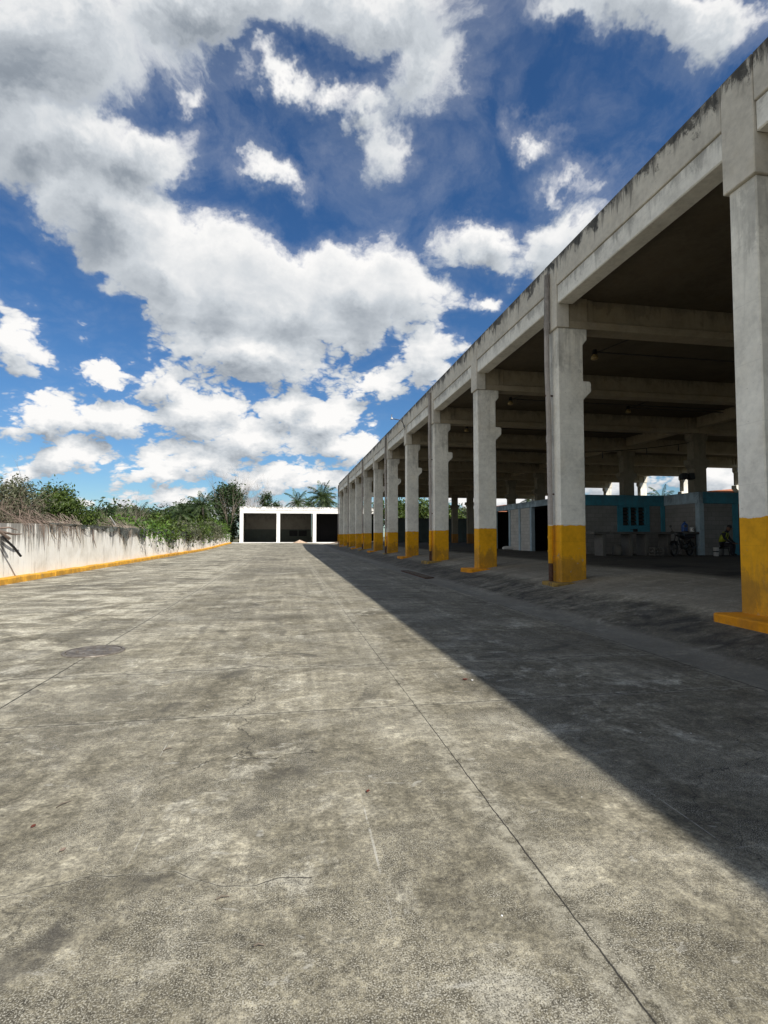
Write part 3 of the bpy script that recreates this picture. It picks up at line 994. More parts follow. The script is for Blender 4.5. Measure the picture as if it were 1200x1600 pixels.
Ls = XM + 0.37 - (X0 + 0.31)
bsrc = None
for i, y in enumerate(YS):
    for xa in (X0 + 0.31, XM + 0.375):
        if bsrc is None:
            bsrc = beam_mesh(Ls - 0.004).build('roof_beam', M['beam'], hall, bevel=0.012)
            c = bsrc
        else:
            c = bsrc.copy()
            COL.objects.link(c)
        c.parent = hall
        c.location = (xa - X0, y, 0)
for i, y in enumerate(YS[:-1]):
    mb = MB()
    mb.box(XM + 0.2 - X0, XM + 0.54 - X0, y + 0.51, y + 5.99, 7.20, 7.745)
    mb.build('girder', M['beam'], hall, bevel=0.01).location = (0, 0, 0)
# the slab: soffit and top
mb = MB()
mb.cur = 0
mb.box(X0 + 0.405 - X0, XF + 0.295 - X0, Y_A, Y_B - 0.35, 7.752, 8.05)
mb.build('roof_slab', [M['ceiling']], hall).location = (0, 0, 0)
# the wall across the far end, right part
mb = MB()
mb.box(14.2 - X0, 34.8 - X0, 72.86, 73.06, 0.5, 4.02)
mb.build('end_wall', M['endwall'], hall).location = (0, 0, 0)
mb = MB()
for xx in (17.5, 24.5, 28.0):
    mb.box(xx - X0, xx + 0.3 - X0, 72.80, 72.86, 0.5, 4.0)
mb.build('end_wall_piers', M['endwall'], hall).location = (0, 0, 0)

# lamps under the roof, each on a conduit that runs along the bay
def bay_lamp(x, y, long_=8.0):
    t = thing('bay_lamp', (x, y, 7.22), 'lamp', 'lamp', 'yellowed lamps under the hall roof')
    mb = MB()
    mb.lathe([(0.0, 0.06), (0.05, 0.06), (0.08, 0.02), (0.11, -0.04), (0.12, -0.08), (0.09, -0.11), (0.0, -0.12)], (0, 0, 0), 14)
    mb.build('lamp_cover', M['lampglass'], t, smooth=True, loc=None).location = (0, 0, 0)
    mb = MB()
    mb.lathe([(0.0, 0.20), (0.07, 0.20), (0.08, 0.06), (0.0, 0.06)], (0, 0, 0), 10)
    mb.build('socket', M['black'], t).location = (0, 0, 0)
    mb = MB()
    mb.tube([(0, 0, 0.14), (0.5, 0, 0.13), (long_, 0.05, 0.12)], 0.022, 6)
    mb.tube([(0.12, 0, 0.14), (0.9, -0.55, 0.42), (1.25, -0.95, 0.62)], 0.018, 6)
    mb.build('conduit', M['conduit'], t).location = (0, 0, 0)
    return t


# ------------------------------------------------------------------ garage across the end of the yard
GX, GY, GZ = -7.9, 92.0, 0.40
gar = thing('garage', (GX, GY, GZ), 'flat roofed white garage with three dark open bays across the end of the yard', 'garage')


def gpart(name, mat, fn, bevel=0.0):
    mb = MB()
    fn(mb)
    o = mb.build(name, mat, gar, bevel=bevel)
    o.location = -Vector((GX, GY, GZ))
    return o


px = [GX, -1.9, 4.15, 10.2, 15.7]
for a in px:
    gpart('column', M['white_wall'], lambda m_: m_.box(a, a + 0.58, GY, GY + 0.5, GZ - 0.2, 5.36), 0.015)
gpart('parapet', M['white_wall'], lambda m_: m_.box(GX - 0.04, 16.32, GY - 0.05, GY + 0.3, 5.86, 6.46), 0.015)
gpart('lintel', M['white_wall'], lambda m_: m_.box(GX, 16.28, GY + 0.01, GY + 0.4, 5.362, 5.85), 0.015)
gpart('roof_slab', M['roof'], lambda m_: m_.box(GX, 16.28, GY + 0.31, GY + 9.6, 5.9, 6.1))
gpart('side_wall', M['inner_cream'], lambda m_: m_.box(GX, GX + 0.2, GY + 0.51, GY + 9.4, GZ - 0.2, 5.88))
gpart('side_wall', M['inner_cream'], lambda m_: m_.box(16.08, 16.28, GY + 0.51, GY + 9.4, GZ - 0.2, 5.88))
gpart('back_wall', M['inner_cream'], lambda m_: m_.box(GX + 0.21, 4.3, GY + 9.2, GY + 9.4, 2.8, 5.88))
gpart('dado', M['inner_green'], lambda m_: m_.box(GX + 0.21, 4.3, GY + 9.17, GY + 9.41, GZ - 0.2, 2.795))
gpart('partition', M['black_wall'], lambda m_: (m_.box(4.35, 4.5, GY + 0.6, GY + 9.2, GZ - 0.2, 5.88), m_.box(4.5, 16.0, GY + 7.2, GY + 7.4, GZ - 0.2, 5.88)))  # black walls added to darken these bays, shade in their colour
gpart('floor_slab', M['white_wall'], lambda m_: m_.box(GX - 1.2, 16.4, GY - 0.9, GY + 9.5, GZ - 0.3, GZ + 0.06), 0.02)
for xx in (1.0, -0.9 + 3.6):
    gpart('back_opening', M['dark'], lambda m_: m_.box(xx - 0.75, xx + 0.75, GY + 9.10, GY + 9.165, 1.55, 2.6))

# sand heap in its middle bay
random.seed(5)
mb = MB()
R, rings, seg = 1.35, 8, 26
for r in range(rings + 1):
    for s in range(seg):
        t = 2 * math.pi * s / seg
        q = r / rings
        rr = R * q * (1 + 0.16 * math.sin(3 * t + 1) + 0.06 * random.uniform(-1, 1))
        z = 0.52 * (1 - q) ** 1.25 * (1 + 0.10 * random.uniform(-1, 1)) + (0.10 * math.cos(t * 2) * (1 - q) * q)
        mb.v.append((rr * math.cos(t), rr * 0.55 * math.sin(t), z))
for r in range(rings):
    for s in range(seg):
        t = (s + 1) % seg
        mb.f.append((r * seg + s, r * seg + t, (r + 1) * seg + t, (r + 1) * seg + s))
        mb.mi.append(0)
o = mb.build('sand_heap', M['sand'], smooth=True)
o.location = (1.9, 90.1, 0.38)
tag(o, 'low heap of pale brown sand on the ground before the garage', 'sand heap')

# ------------------------------------------------------------------ blue block building under the roof
BZ = 0.66
blk = thing('block_building', (13.7, 23.4, BZ), 'low block building with blue frames and dark doorways under the hall roof', 'building')


def bp(name, mat, *boxes, bevel=0.0, parent=None):
    mb = MB()
    for b_ in boxes:
        mb.box(*b_)
    par = parent or blk
    o = mb.build(name, mat, par, bevel=bevel)
    o.location = -Vector((13.7, 23.4, BZ))
    return o


# long side facing the yard, x = 13.7
bp('tie_beam', M['pale_blue'], (13.66, 13.9, 23.4, 35.2, 3.16, 3.50), bevel=0.01)
bp('wall', M['block_pale'], (13.72, 13.88, 28.9, 31.9, BZ - .1, 3.155))
bp('wall', M['block_pale'], (13.72, 13.88, 34.4, 35.2, BZ - .1, 3.155))
bp('wall', M['block'], (13.72, 13.88, 23.6, 26.3, BZ - .1, 3.155))
for yy in (31.72, 30.25, 28.72, 26.2, 34.25):
    bp('pilaster', M['pale_blue'], (13.67, 13.89, yy, yy + 0.22, BZ - .1, 3.158), bevel=0.008)
bp('inner_wall', M['dark'], (17.8, 18.0, 24.0, 35.2, BZ - .1, 3.2), (13.9, 17.8, 35.1, 35.25, BZ - .1, 3.2), (13.9, 17.8, 31.5, 31.62, BZ - .1, 3.2), (13.95, 17.8, 26.0, 26.12, BZ - .1, 3.2))
bp('roof_slab', M['roof'], (13.92, 24.0, 23.62, 35.2, 3.25, 3.40), (18.25, 24.0, 21.3, 23.62, 3.25, 3.40))
# front in the recess, y = 23.4
bp('tie_beam', M['blue'], (13.9, 18.05, 23.38, 23.6, 2.97, 3.48), bevel=0.01)
bp('wall', M['block'], (13.9, 15.55, 23.42, 23.58, BZ - .1, 2.965), (15.55, 17.25, 23.42, 23.58, BZ - .1, 1.86), (17.25, 18.05, 23.42, 23.58, BZ - .1, 2.965))
wf = bp('window', M['blue'], (15.55, 15.82, 23.37, 23.60, 1.70, 2.968), (17.02, 17.25, 23.37, 23.60, 1.70, 2.968), (15.82, 17.02, 23.37, 23.60, 1.70, 2.02), (15.82, 17.02, 23.37, 23.60, 2.90, 2.968),
        (16.18, 16.25, 23.38, 23.59, 2.02, 2.90), (16.59, 16.66, 23.38, 23.59, 2.02, 2.90))
mb = MB()
for xa in (15.82, 16.25, 16.66):
    for k in range(5):
        z = 2.06 + k * 0.17
        mb.prism([(23.42, z), (23.44, z), (23.55, z + 0.13), (23.53, z + 0.13)], xa + 0.02, xa + 0.34, 'yz')
lv = mb.build('louvres', M['conduit'], wf)
lv.location = (0, 0, 0)
bp('window_back', M['dark'], (15.82, 17.02, 23.585, 23.60, 2.02, 2.90))
bp('pilaster', M['blue'], (17.85, 18.06, 23.33, 23.38, BZ - .1, 2.96))
# side of the step, x = 18.05
bp('tie_beam', M['pale_blue'], (18.05, 18.25, 21.1, 23.6, 2.99, 3.49), bevel=0.01)
bp('wall', M['block'], (18.07, 18.23, 21.35, 23.6, BZ - .1, 2.985))
bp('pilaster', M['pale_blue'], (18.03, 18.27, 21.08, 21.33, BZ - .1, 2.988), bevel=0.008)
# front of the step, y = 21.1
bp('tie_beam', M['blue'], (18.255, 24.0, 21.08, 21.30, 2.97, 3.49), bevel=0.01)
bp('wall', M['block'], (18.275, 19.75, 21.12, 21.28, BZ - .1, 2.965), (21.0, 24.0, 21.12, 21.28, BZ - .1, 2.965))
bp('pilaster', M['blue'], (19.75, 20.02, 21.06, 21.30, BZ - .1, 2.967), bevel=0.008)
bp('door', M['reddoor'], (20.03, 20.99, 21.14, 21.20, BZ, 2.965))

# serving counter
ct = thing('serving_counter', (13.2, 21.1, BZ), 'long rough masonry counter on short partition legs before the blue louvred window', 'counter')


def cp(name, mat, *boxes, bevel=0.01):
    mb = MB()
    for b_ in boxes:
        mb.box(*b_)
    o = mb.build(name, mat, ct, bevel=bevel)
    o.location = -Vector((13.2, 21.1, BZ))
    return o


cp('counter_top', M['counter'], (12.9, 18.02, 21.1, 21.85, 1.60, 1.70))
for xx in (13.35, 14.62, 15.40, 16.50, 17.70):
    cp('leg', M['counter'], (xx, xx + 0.17, 21.18, 21.82, BZ - 0.02, 1.598))

# water jug, bowl and pots on the counter
jug = thing('water_jug', (17.55, 21.42, 1.702), 'big blue plastic water bottle standing on the counter end', 'water bottle')
mb = MB()
mb.lathe([(0.0, 0.0), (0.12, 0.0), (0.135, 0.02), (0.135, 0.10), (0.128, 0.12), (0.135, 0.14), (0.135, 0.24), (0.128, 0.26), (0.133, 0.28), (0.125, 0.33), (0.07, 0.39), (0.035, 0.41), (0.035, 0.46)], (0, 0, 0), 20)
mb.build('bottle', M['jug_blue'], jug, smooth=True).location = (0, 0, 0)
mb = MB()
mb.lathe([(0.0, 0.485), (0.04, 0.485), (0.042, 0.445), (0.036, 0.445)], (0, 0, 0), 14)
mb.build('cap', M['black'], jug).location = (0, 0, 0)
can = thing('white_canister', (17.86, 21.35, 1.702), 'small round white canister beside the blue water bottle', 'canister')
mb = MB()
mb.lathe([(0.0, 0.0), (0.09, 0.0), (0.10, 0.02), (0.10, 0.16), (0.085, 0.20), (0.0, 0.21)], (0, 0, 0), 18)
mb.build('body', M['white_plastic'], can, smooth=True).location = (0, 0, 0)
mb = MB()
mb.torus((0, -0.102, 0.10), 0.045, 0.010, 'y', 16, 6)
mb.build('handle', M['black'], can).location = (0, 0, 0)
pot = thing('cooking_pot', (15.15, 21.5, 1.702), 'small dark cooking pot on the counter left of the louvred window', 'pot')
mb = MB()
mb.lathe([(0.0, 0.0), (0.08, 0.0), (0.10, 0.03), (0.10, 0.11), (0.11, 0.115), (0.0, 0.13)], (0, 0, 0), 16)
mb.build('body', M['black'], pot, smooth=True).location = (0, 0, 0)
mb = MB()
mb.tube([(-0.10, 0, 0.09), (-0.17, 0, 0.10), (-0.25, 0, 0.10)], 0.012, 6)
mb.build('handle', M['black'], pot).location = (0, 0, 0)
sack = MB()
sack.lathe([(0.0, 0.0), (0.16, 0.0), (0.21, 0.06), (0.22, 0.22), (0.19, 0.38), (0.14, 0.46), (0.05, 0.50), (0.0, 0.50)], (0, 0, 0), 18)
o = sack.build('sack', M['counter'], smooth=True)
o.location = (14.25, 21.5, BZ)
tag(o, 'pale full sack on the floor under the counter', 'sack')
crt = thing('bottle_crate', (15.72, 20.9, BZ), 'grey plastic bottle crate on the floor beside the motorcycle', 'crate')
mb = MB()
w_, d_, h_ = 0.21, 0.16, 0.36
for sx in (-1, 1):
    for sy in (-1, 1):
        mb.box(sx * w_ - 0.02, sx * w_ + 0.02, sy * d_ - 0.02, sy * d_ + 0.02, 0, h_)
for z in (0.02, 0.16, 0.31):
    mb.box(-w_ + .02, w_ - .02, -d_ - 0.012, -d_ + 0.008, z, z + 0.045)
    mb.box(-w_ + .02, w_ - .02, d_ - 0.008, d_ + 0.012, z, z + 0.045)
    mb.box(-w_ - 0.012, -w_ + 0.008, -d_ + .02, d_ - .02, z, z + 0.045)
    mb.box(w_ - 0.008, w_ + 0.012, -d_ + .02, d_ - .02, z, z + 0.045)
mb.build('frame', M['counter'], crt).location = (0, 0, 0)
bsrc2 = MB()
bsrc2.lathe([(0, 0.0), (0.035, 0.0), (0.037, 0.02), (0.037, 0.18), (0.015, 0.26), (0.015, 0.31), (0, 0.31)], (0, 0, 0), 10)
b0 = None
for ix in range(3):
    for iy in range(2):
        if b0 is None:
            b0 = bsrc2.build('bottle', M['counter'], crt, smooth=True)
            c = b0
        else:
            c = b0.copy()
            COL.objects.link(c)
        c.parent = crt
        c.location = (-0.12 + 0.12 * ix, -0.07 + 0.14 * iy, 0.03)

# ------------------------------------------------------------------ lamps
bay_lamp(9.55, 15.4, 10.5)['label'] = 'yellowed lamp on a long conduit behind the column with the brown drainpipe foot'
bay_lamp(9.3, 21.4, 10.5)['label'] = 'yellowed lamp under the roof just left of the column with the drainpipe'
bay_lamp(15.2, 21.9, 5.0)['label'] = 'small yellowed lamp deep under the roof above the blue louvred window'
bay_lamp(9.4, 27.4, 10.5)['label'] = 'yellowed lamp under the roof in the bay of the third column'

# drooping cable between the beams
mb = MB()
P0, P1 = Vector((10.5, 24.5, 5.65)), Vector((20.85, 25.0, 6.45))
pts = []
for k in range(17):
    t = k / 16
    p = P0.lerp(P1, t)
    p.z -= 1.0 * t * (1 - t)
    pts.append(p)
mb.tube(pts, 0.020, 5)
for k in (4, 8, 12, 15):
    p = pts[k]
    mb.tube([p, p + Vector((0.02, 0, -0.18)), p + Vector((0.0, 0, -0.34))], [0.015, 0.03, 0.03], 5)
tag(mb.build('hanging_cable', M['black']), 'black cable drooping under the roof beams with short hanging sockets', 'cable')

# pair of dark floodlights on a middle column
fl = thing('twin_floodlight', (20.9, 24.55, 4.6), 'pair of dark floodlights on the hall column behind the louvred window', 'floodlight')
mb = MB()
mb.tube([(0, 0.16, 0), (-0.25, 0.0, 0.02), (-0.75, 0.0, 0.0)], 0.03, 6)
mb.build('bracket', M['black'], fl).location = (0, 0, 0)
for dx_ in (-0.35, -0.75):
    mb = MB()
    mb.prism([(-0.15, -0.13), (0.12, -0.17), (0.17, 0.10), (-0.10, 0.18)], dx_ - 0.16, dx_ + 0.16, 'yz')
    mb.build('lamp_head', M['black'], fl, bevel=0.02).location = (0, 0, 0)

# street lamp arm on the facade
yl = YS[8] + 0.26
sl = thing('wall_lamp', (6.74, yl, 7.95), 'small white lamp on a curved grey arm reaching out from the parapet', 'lamp')
mb = MB()
mb.tube([(0.06, 0, 0.0), (-0.01, 0, 0.03), (-0.03, 0, 0.20), (-0.10, 0, 0.36), (-0.26, 0, 0.44), (-0.50, 0, 0.48), (-0.66, 0, 0.50)], 0.025, 8)
mb.build('arm', M['conduit'], sl).location = (0, 0, 0)
mb = MB()
mb.box(0.045, 0.065, -0.09, 0.09, -0.14, 0.16)
mb.build('wall_plate', M['conduit'], sl).location = (0, 0, 0)
mb = MB()
mb.lathe([(0.0, 0.06), (0.03, 0.06), (0.045, 0.03), (0.08, -0.04), (0.088, -0.06), (0.0, -0.055)], (-0.74, 0, 0.53), 16)
mb.build('lamp_head', M['grey_plastic'], sl, smooth=True).location = (0, 0, 0)
mb = MB()
mb.tube([(-0.74, 0, 0.58), (-0.77, 0, 0.68), (-0.72, 0, 0.76)], 0.02, 6)
mb.build('sensor', M['steel'], sl).location = (0, 0, 0)

# ------------------------------------------------------------------ manhole, drain
mh = thing('manhole_cover', (-2.47, 7.62, 0.0), 'round dark iron manhole cover set in the concrete yard', 'manhole cover')
mb = MB()
mb.lathe([(0.0, 0.016), (0.30, 0.016), (0.318, 0.014), (0.32, 0.004)], (0, 0, 0), 48)
for k in range(10):
    t = 2 * math.pi * k / 10
    mb.box(0.20 * math.cos(t) - 0.014, 0.20 * math.cos(t) + 0.014, 0.20 * math.sin(t) - 0.014, 0.20 * math.sin(t) + 0.014, 0.014, 0.022)
mb.build('lid', M['iron'], mh).location = (0, 0, 0)
mb = MB()
mb.lathe([(0.332, 0.004), (0.332, 0.015), (0.365, 0.015), (0.372, 0.004)], (0, 0, 0), 48)
mb.build('rim', M['iron'], mh).location = (0, 0, 0)
for a in (-0.06, 0.05):
    mb = MB()
    mb.box(a - 0.028, a + 0.028, -0.008, 0.008, 0.0165, 0.0225)
    mb.build('lifting_slot', M['steel'], mh).location = (0, 0, 0)

dr = thing('drain_grate', (5.05, 21.0, 0.0), 'long dark drain grate sunk in the gutter at the foot of the ramp', 'drain grate')
mb = MB()
mb.box(-0.17, -0.14, -2.1, 2.1, -0.03, 0.012)
mb.box(0.14, 0.17, -2.1, 2.1, -0.03, 0.016)
mb.box(-0.14, 0.14, -2.1, -2.05, -0.03, 0.012)
mb.box(-0.14, 0.14, 2.05, 2.1, -0.03, 0.012)
mb.build('frame', M['rust'], dr).location = (0, 0, 0)
mb = MB()
y = -2.0
while y < 2.0:
    mb.box(-0.139, 0.139, y, y + 0.025, -0.02, 0.006)
    y += 0.075
mb.build('bars', M['iron'], dr).location = (0, 0, 0)
mb = MB()
mb.box(-0.139, 0.139, -2.049, 2.049, -0.031, -0.026)
mb.build('sump', M['dark'], dr).location = (0, 0, 0)

# ------------------------------------------------------------------ motorcycle (nose to the left of the picture, leaning on its stand)
mc = thing('motorcycle', (15.95, 20.1, BZ), 'dark small motorcycle parked in front of the counter', 'motorcycle', rz=rad(24))
def mpart(name, mat, fn, parent=None, smooth=False, bevel=0.0):
    mb = MB()
    fn(mb)
    o = mb.build(name, mat, parent or mc, smooth=smooth, bevel=bevel)
    o.location = (0, 0, 0)
    return o


for wx in (0.0, 1.25):
    w = mpart('wheel', M['dull_metal'], lambda m_: (m_.lathe([(0.0, -0.06), (0.05, -0.06), (0.05, 0.06), (0.0, 0.06)], (wx, 0, 0.30), 12, 'y'),
                                              [m_.tube([(wx, 0.01, 0.30), (wx + 0.23 * math.cos(t), 0, 0.30 + 0.23 * math.sin(t))], 0.006, 4) for t in [k * math.pi / 8 for k in range(16)]]))
    mpart('tyre', M['black'], lambda m_: m_.torus((wx, 0, 0.30), 0.26, 0.045, 'y', 28, 8), w, True)
    mpart('rim', M['dull_metal'], lambda m_: m_.torus((wx, 0, 0.30), 0.222, 0.014, 'y', 28, 6), w, True)
mpart('fork', M['dull_metal'], lambda m_: (m_.tube([(0.0, 0.075, 0.30), (0.32, 0.075, 0.96)], 0.022, 8), m_.tube([(0.0, -0.075, 0.30), (0.32, -0.075, 0.96)], 0.022, 8)))
mpart('mudguard', M['black'], lambda m_: [m_.tube([(0.34 * math.cos(a_), y_, 0.30 + 0.34 * math.sin(a_)) for a_ in [rad(30 + 14 * k) for k in range(9)]], 0.02, 6) for y_ in (-0.04, 0, 0.04)])
mpart('frame', M['black'], lambda m_: (m_.tube([(0.30, 0, 0.90), (0.52, 0, 0.50), (0.62, 0, 0.32), (0.98, 0, 0.32), (1.02, 0, 0.66)], 0.026, 8), m_.tube([(0.30, 0, 0.88), (0.70, 0, 0.74), (1.45, 0, 0.76)], 0.026, 8),
                                       m_.tube([(0.95, 0.09, 0.36), (1.25, 0.09, 0.30)], 0.022, 6), m_.tube([(0.95, -0.09, 0.36), (1.25, -0.09, 0.30)], 0.022, 6),
                                       m_.tube([(1.25, 0.10, 0.32), (1.18, 0.10, 0.72)], 0.028, 8), m_.tube([(1.25, -0.10, 0.32), (1.18, -0.10, 0.72)], 0.028, 8)))
mpart('engine', M['dull_metal'], lambda m_: (m_.box(0.60, 0.90, -0.11, 0.11, 0.34, 0.52), m_.prism([(0.58, 0.52), (0.72, 0.52), (0.66, 0.68), (0.52, 0.68)], -0.08, 0.08)), bevel=0.03)
mpart('exhaust', M['dull_metal'], lambda m_: m_.tube([(0.56, -0.10, 0.52), (0.50, -0.13, 0.36), (0.65, -0.14, 0.25), (0.95, -0.15, 0.28), (1.0, -0.15, 0.29), (1.5, -0.17, 0.40)], [0.02, 0.02, 0.02, 0.022, 0.042, 0.046], 10), smooth=True)
mpart('fuel_tank', M['black'], lambda m_: m_.tube([(0.34, 0, 0.86), (0.42, 0, 0.90), (0.58, 0, 0.89), (0.74, 0, 0.83), (0.80, 0, 0.80)], [0.04, 0.11, 0.135, 0.10, 0.05], 14), smooth=True)
mpart('seat', M['cloth'], lambda m_: m_.tube([(0.74, 0, 0.80), (0.84, 0, 0.80), (1.05, 0, 0.80), (1.30, 0, 0.84), (1.52, 0, 0.87), (1.58, 0, 0.87)], [0.03, 0.09, 0.11, 0.11, 0.09, 0.03], 12), smooth=True)
hb = mpart('handlebar', M['dull_metal'], lambda m_: m_.tube([(0.46, 0.36, 1.03), (0.38, 0.26, 1.06), (0.33, 0.10, 1.00), (0.33, -0.10, 1.00), (0.38, -0.26, 1.06), (0.46, -0.36, 1.03)], 0.014, 8))
for sy in (-1, 1):
    mpart('grip', M['black'], lambda m_: m_.tube([(0.47, sy * 0.37, 1.03), (0.395, sy * 0.275, 1.055)], 0.02, 8), hb)
    mpart('mirror', M['black'], lambda m_: (m_.tube([(0.38, sy * 0.24, 1.06), (0.34, sy * 0.30, 1.22)], 0.008, 6), m_.lathe([(0, -0.01), (0.055, -0.01), (0.055, 0.01), (0, 0.01)], (0.34, sy * 0.31, 1.27), 14, 'x')), hb)
mpart('headlight', M['dull_metal'], lambda m_: m_.lathe([(0.0, -0.07), (0.06, -0.06), (0.085, -0.01), (0.075, 0.05), (0.03, 0.09), (0.0, 0.09)], (0.20, 0, 0.93), 16, 'x'), smooth=True)
mpart('tail_light', M['red'], lambda m_: m_.box(1.56, 1.62, -0.06, 0.06, 0.76, 0.83), bevel=0.01)
mpart('rear_mudguard', M['black'], lambda m_: [m_.tube([(1.25 + 0.34 * math.cos(a_), y_, 0.30 + 0.34 * math.sin(a_)) for a_ in [rad(8 + 13 * k) for k in range(9)]], 0.02, 6) for y_ in (-0.05, 0, 0.05)])
mpart('kick_stand', M['dull_metal'], lambda m_: m_.tube([(0.75, 0.10, 0.32), (0.70, 0.26, 0.01)], 0.012, 6))

# ------------------------------------------------------------------ person seated by the blue wall
def skin_body(name, verts, edges, radii, mat, parent, loc=(0, 0, 0), lev=2):
    me = bpy.data.meshes.new(name)
    me.from_pydata(verts, edges, [])
    o = bpy.data.objects.new(name, me)
    COL.objects.link(o)
    sk = o.modifiers.new('skin', 'SKIN')
    for i, r in enumerate(radii):
        rr = r if isinstance(r, tuple) else (r, r)
        me.skin_vertices[0].data[i].radius = rr
    me.skin_vertices[0].data[0].use_root = True
    sk.use_smooth_shade = True
    sd = o.modifiers.new('sub', 'SUBSURF')
    sd.levels = lev
    sd.render_levels = lev
    bpy.context.view_layer.update()
    dg_ = bpy.context.evaluated_depsgraph_get()
    m2 = bpy.data.meshes.new_from_object(o.evaluated_get(dg_))
    o.modifiers.clear()
    o.data = m2
    m2.materials.clear()
    m2.materials.append(mat)
    m2.polygons.foreach_set('use_smooth', [True] * len(m2.polygons))
    if parent is not None:
        o.parent = parent
    o.location = loc
    return o


pe = thing('person', (18.52, 20.35, BZ), 'person in dark clothes and a yellow reflective vest sitting bent forward by the wall', 'person', rz=rad(25))
# facing -y, seated at 0.42, bent forward with forearms on the thighs
V = [(0, 0.05, 0.50), (0, 0.02, 0.66), (0, -0.05, 0.84), (0, -0.12, 0.97), (0, -0.17, 1.04), (0, -0.22, 1.12), (0, -0.25, 1.20),
     (-0.17, -0.10, 0.94), (-0.24, -0.18, 0.74), (-0.16, -0.36, 0.58), (-0.12, -0.43, 0.55),
     (0.17, -0.10, 0.94), (0.24, -0.18, 0.74), (0.17, -0.36, 0.58), (0.12, -0.43, 0.55),
     (-0.10, 0.0, 0.46), (-0.17, -0.40, 0.47), (-0.17, -0.38, 0.10), (-0.18, -0.50, 0.035),
     (0.10, 0.0, 0.46), (0.19, -0.38, 0.48), (0.20, -0.33, 0.10), (0.21, -0.45, 0.035)]
E = [(0, 1), (1, 2), (2, 3), (3, 4), (4, 5), (5, 6), (3, 7), (7, 8), (8, 9), (9, 10), (3, 11), (11, 12), (12, 13), (13, 14), (0, 15), (15, 16), (16, 17), (17, 18), (0, 19), (19, 20), (20, 21), (21, 22)]
Rr = [(0.16, 0.13), (0.15, 0.12), (0.165, 0.125), (0.14, 0.10), 0.055, 0.085, 0.07, 0.075, 0.052, 0.04, 0.03, 0.075, 0.052, 0.04, 0.03, 0.10, 0.075, 0.05, 0.035, 0.10, 0.075, 0.05, 0.035]
skin_body('body', V, E, Rr, M['cloth'], pe)
# head with face, cap, hands
hd = MB()
hd.lathe([(0.0, -0.125), (0.045, -0.12), (0.070, -0.09), (0.082, -0.03), (0.088, 0.03), (0.080, 0.085), (0.05, 0.115), (0.0, 0.125)], (0, 0, 0), 18)
h = hd.build('head', M['skin'], pe, smooth=True)
h.location = (0, -0.255, 1.19)
h.rotation_euler = (rad(22), 0, rad(12))
fb = MB()
fb.tube([(0, -0.082, 0.025), (0, -0.104, -0.02), (0, -0.088, -0.032)], [0.010, 0.016, 0.010], 6)
for sx in (-1, 1):
    fb.lathe([(0.0, -0.012), (0.012, 0.0), (0.0, 0.012)], (sx * 0.032, -0.078, 0.022), 8)
    fb.tube([(sx * 0.086, 0.01, 0.025), (sx * 0.094, 0.015, 0.0), (sx * 0.086, 0.005, -0.03)], 0.014, 6)
fb.tube([(-0.026, -0.078, -0.066), (0, -0.084, -0.068), (0.026, -0.078, -0.066)], 0.007, 6)
f_ = fb.build('face', M['skin'], h, smooth=True)
f_.location = (0, 0, 0)
cb = MB()
cb.lathe([(0.094, 0.035), (0.096, 0.07), (0.082, 0.115), (0.045, 0.135), (0.0, 0.140)], (0, 0, 0), 18)
cb.prism([(-0.07, -0.08), (0.07, -0.08), (0.06, -0.155), (0.0, -0.175), (-0.06, -0.155)], 0.040, 0.050, 'xy')
c_ = cb.build('cap', M['black'], h, smooth=True)
c_.location = (0, 0, 0)
for sx in (-1, 1):
    hv = [(0, 0, 0), (0, -0.045, -0.012), (0, -0.085, -0.022)]
    he = [(0, 1), (1, 2)]
    hr = [(0.024, 0.018), (0.036, 0.015), (0.036, 0.013)]
    for q, (fx, fl_) in enumerate(((-0.03, 0.055), (-0.01, 0.068), (0.01, 0.063), (0.03, 0.048))):
        i0 = len(hv)
        hv += [(fx, -0.085 - fl_ * 0.5, -0.030), (fx, -0.085 - fl_ * 0.85, -0.055)]
        he += [(2, i0), (i0, i0 + 1)]
        hr += [0.008, 0.007]
    i0 = len(hv)
    hv += [(-sx * 0.045, -0.055, -0.02), (-sx * 0.055, -0.095, -0.04)]
    he += [(1, i0), (i0, i0 + 1)]
    hr += [0.010, 0.008]
    skin_body('hand', hv, he, hr, M['skin'], pe, (sx * 0.115, -0.43, 0.555), 1)
# vest: panels that follow the back, chest and shoulders
for sx in (-1, 1):
    vb = MB()
    rows = [((0.03, 0.165, 0.60), (0.19, 0.05, 0.60), (0.10, -0.135, 0.62)), ((0.03, 0.135, 0.76), (0.20, 0.0, 0.76), (0.10, -0.175, 0.78)),
            ((0.03, 0.06, 0.93), (0.205, -0.06, 0.93), (0.09, -0.215, 0.90)), ((0.04, -0.03, 1.045), (0.19, -0.11, 1.02), (0.07, -0.235, 0.985))]
    for r_ in rows:
        for p in r_:
            vb.v.append((p[0] * sx, p[1], p[2]))
    for r_ in range(3):
        for q in range(2):
            a = r_ * 3 + q
            vb.f.append((a, a + 1, a + 4, a + 3))
            vb.mi.append(0)
    vb.f.append((9, 10, 11))
    vb.mi.append(0)
    vo = vb.build('vest_panel', M['hivis'], pe, smooth=True)
    sm_ = vo.modifiers.new('thick', 'SOLIDIFY')
    sm_.thickness = 0.012
    vo.location = (0, 0, 0)
st = thing('stool', (18.57, 20.42, BZ), 'low dark stool under the seated person', 'stool')
mb = MB()
mb.box(-0.19, 0.19, -0.17, 0.17, 0.30, 0.36)
mb.build('seat', M['black'], st, bevel=0.02).location = (0, 0, 0)
for sx in (-1, 1):
    for sy in (-1, 1):
        mb = MB()
        mb.tube([(sx * 0.16, sy * 0.14, 0.30), (sx * 0.19, sy * 0.17, 0.0)], 0.018, 6)
        mb.build('leg', M['black'], st).location = (0, 0, 0)
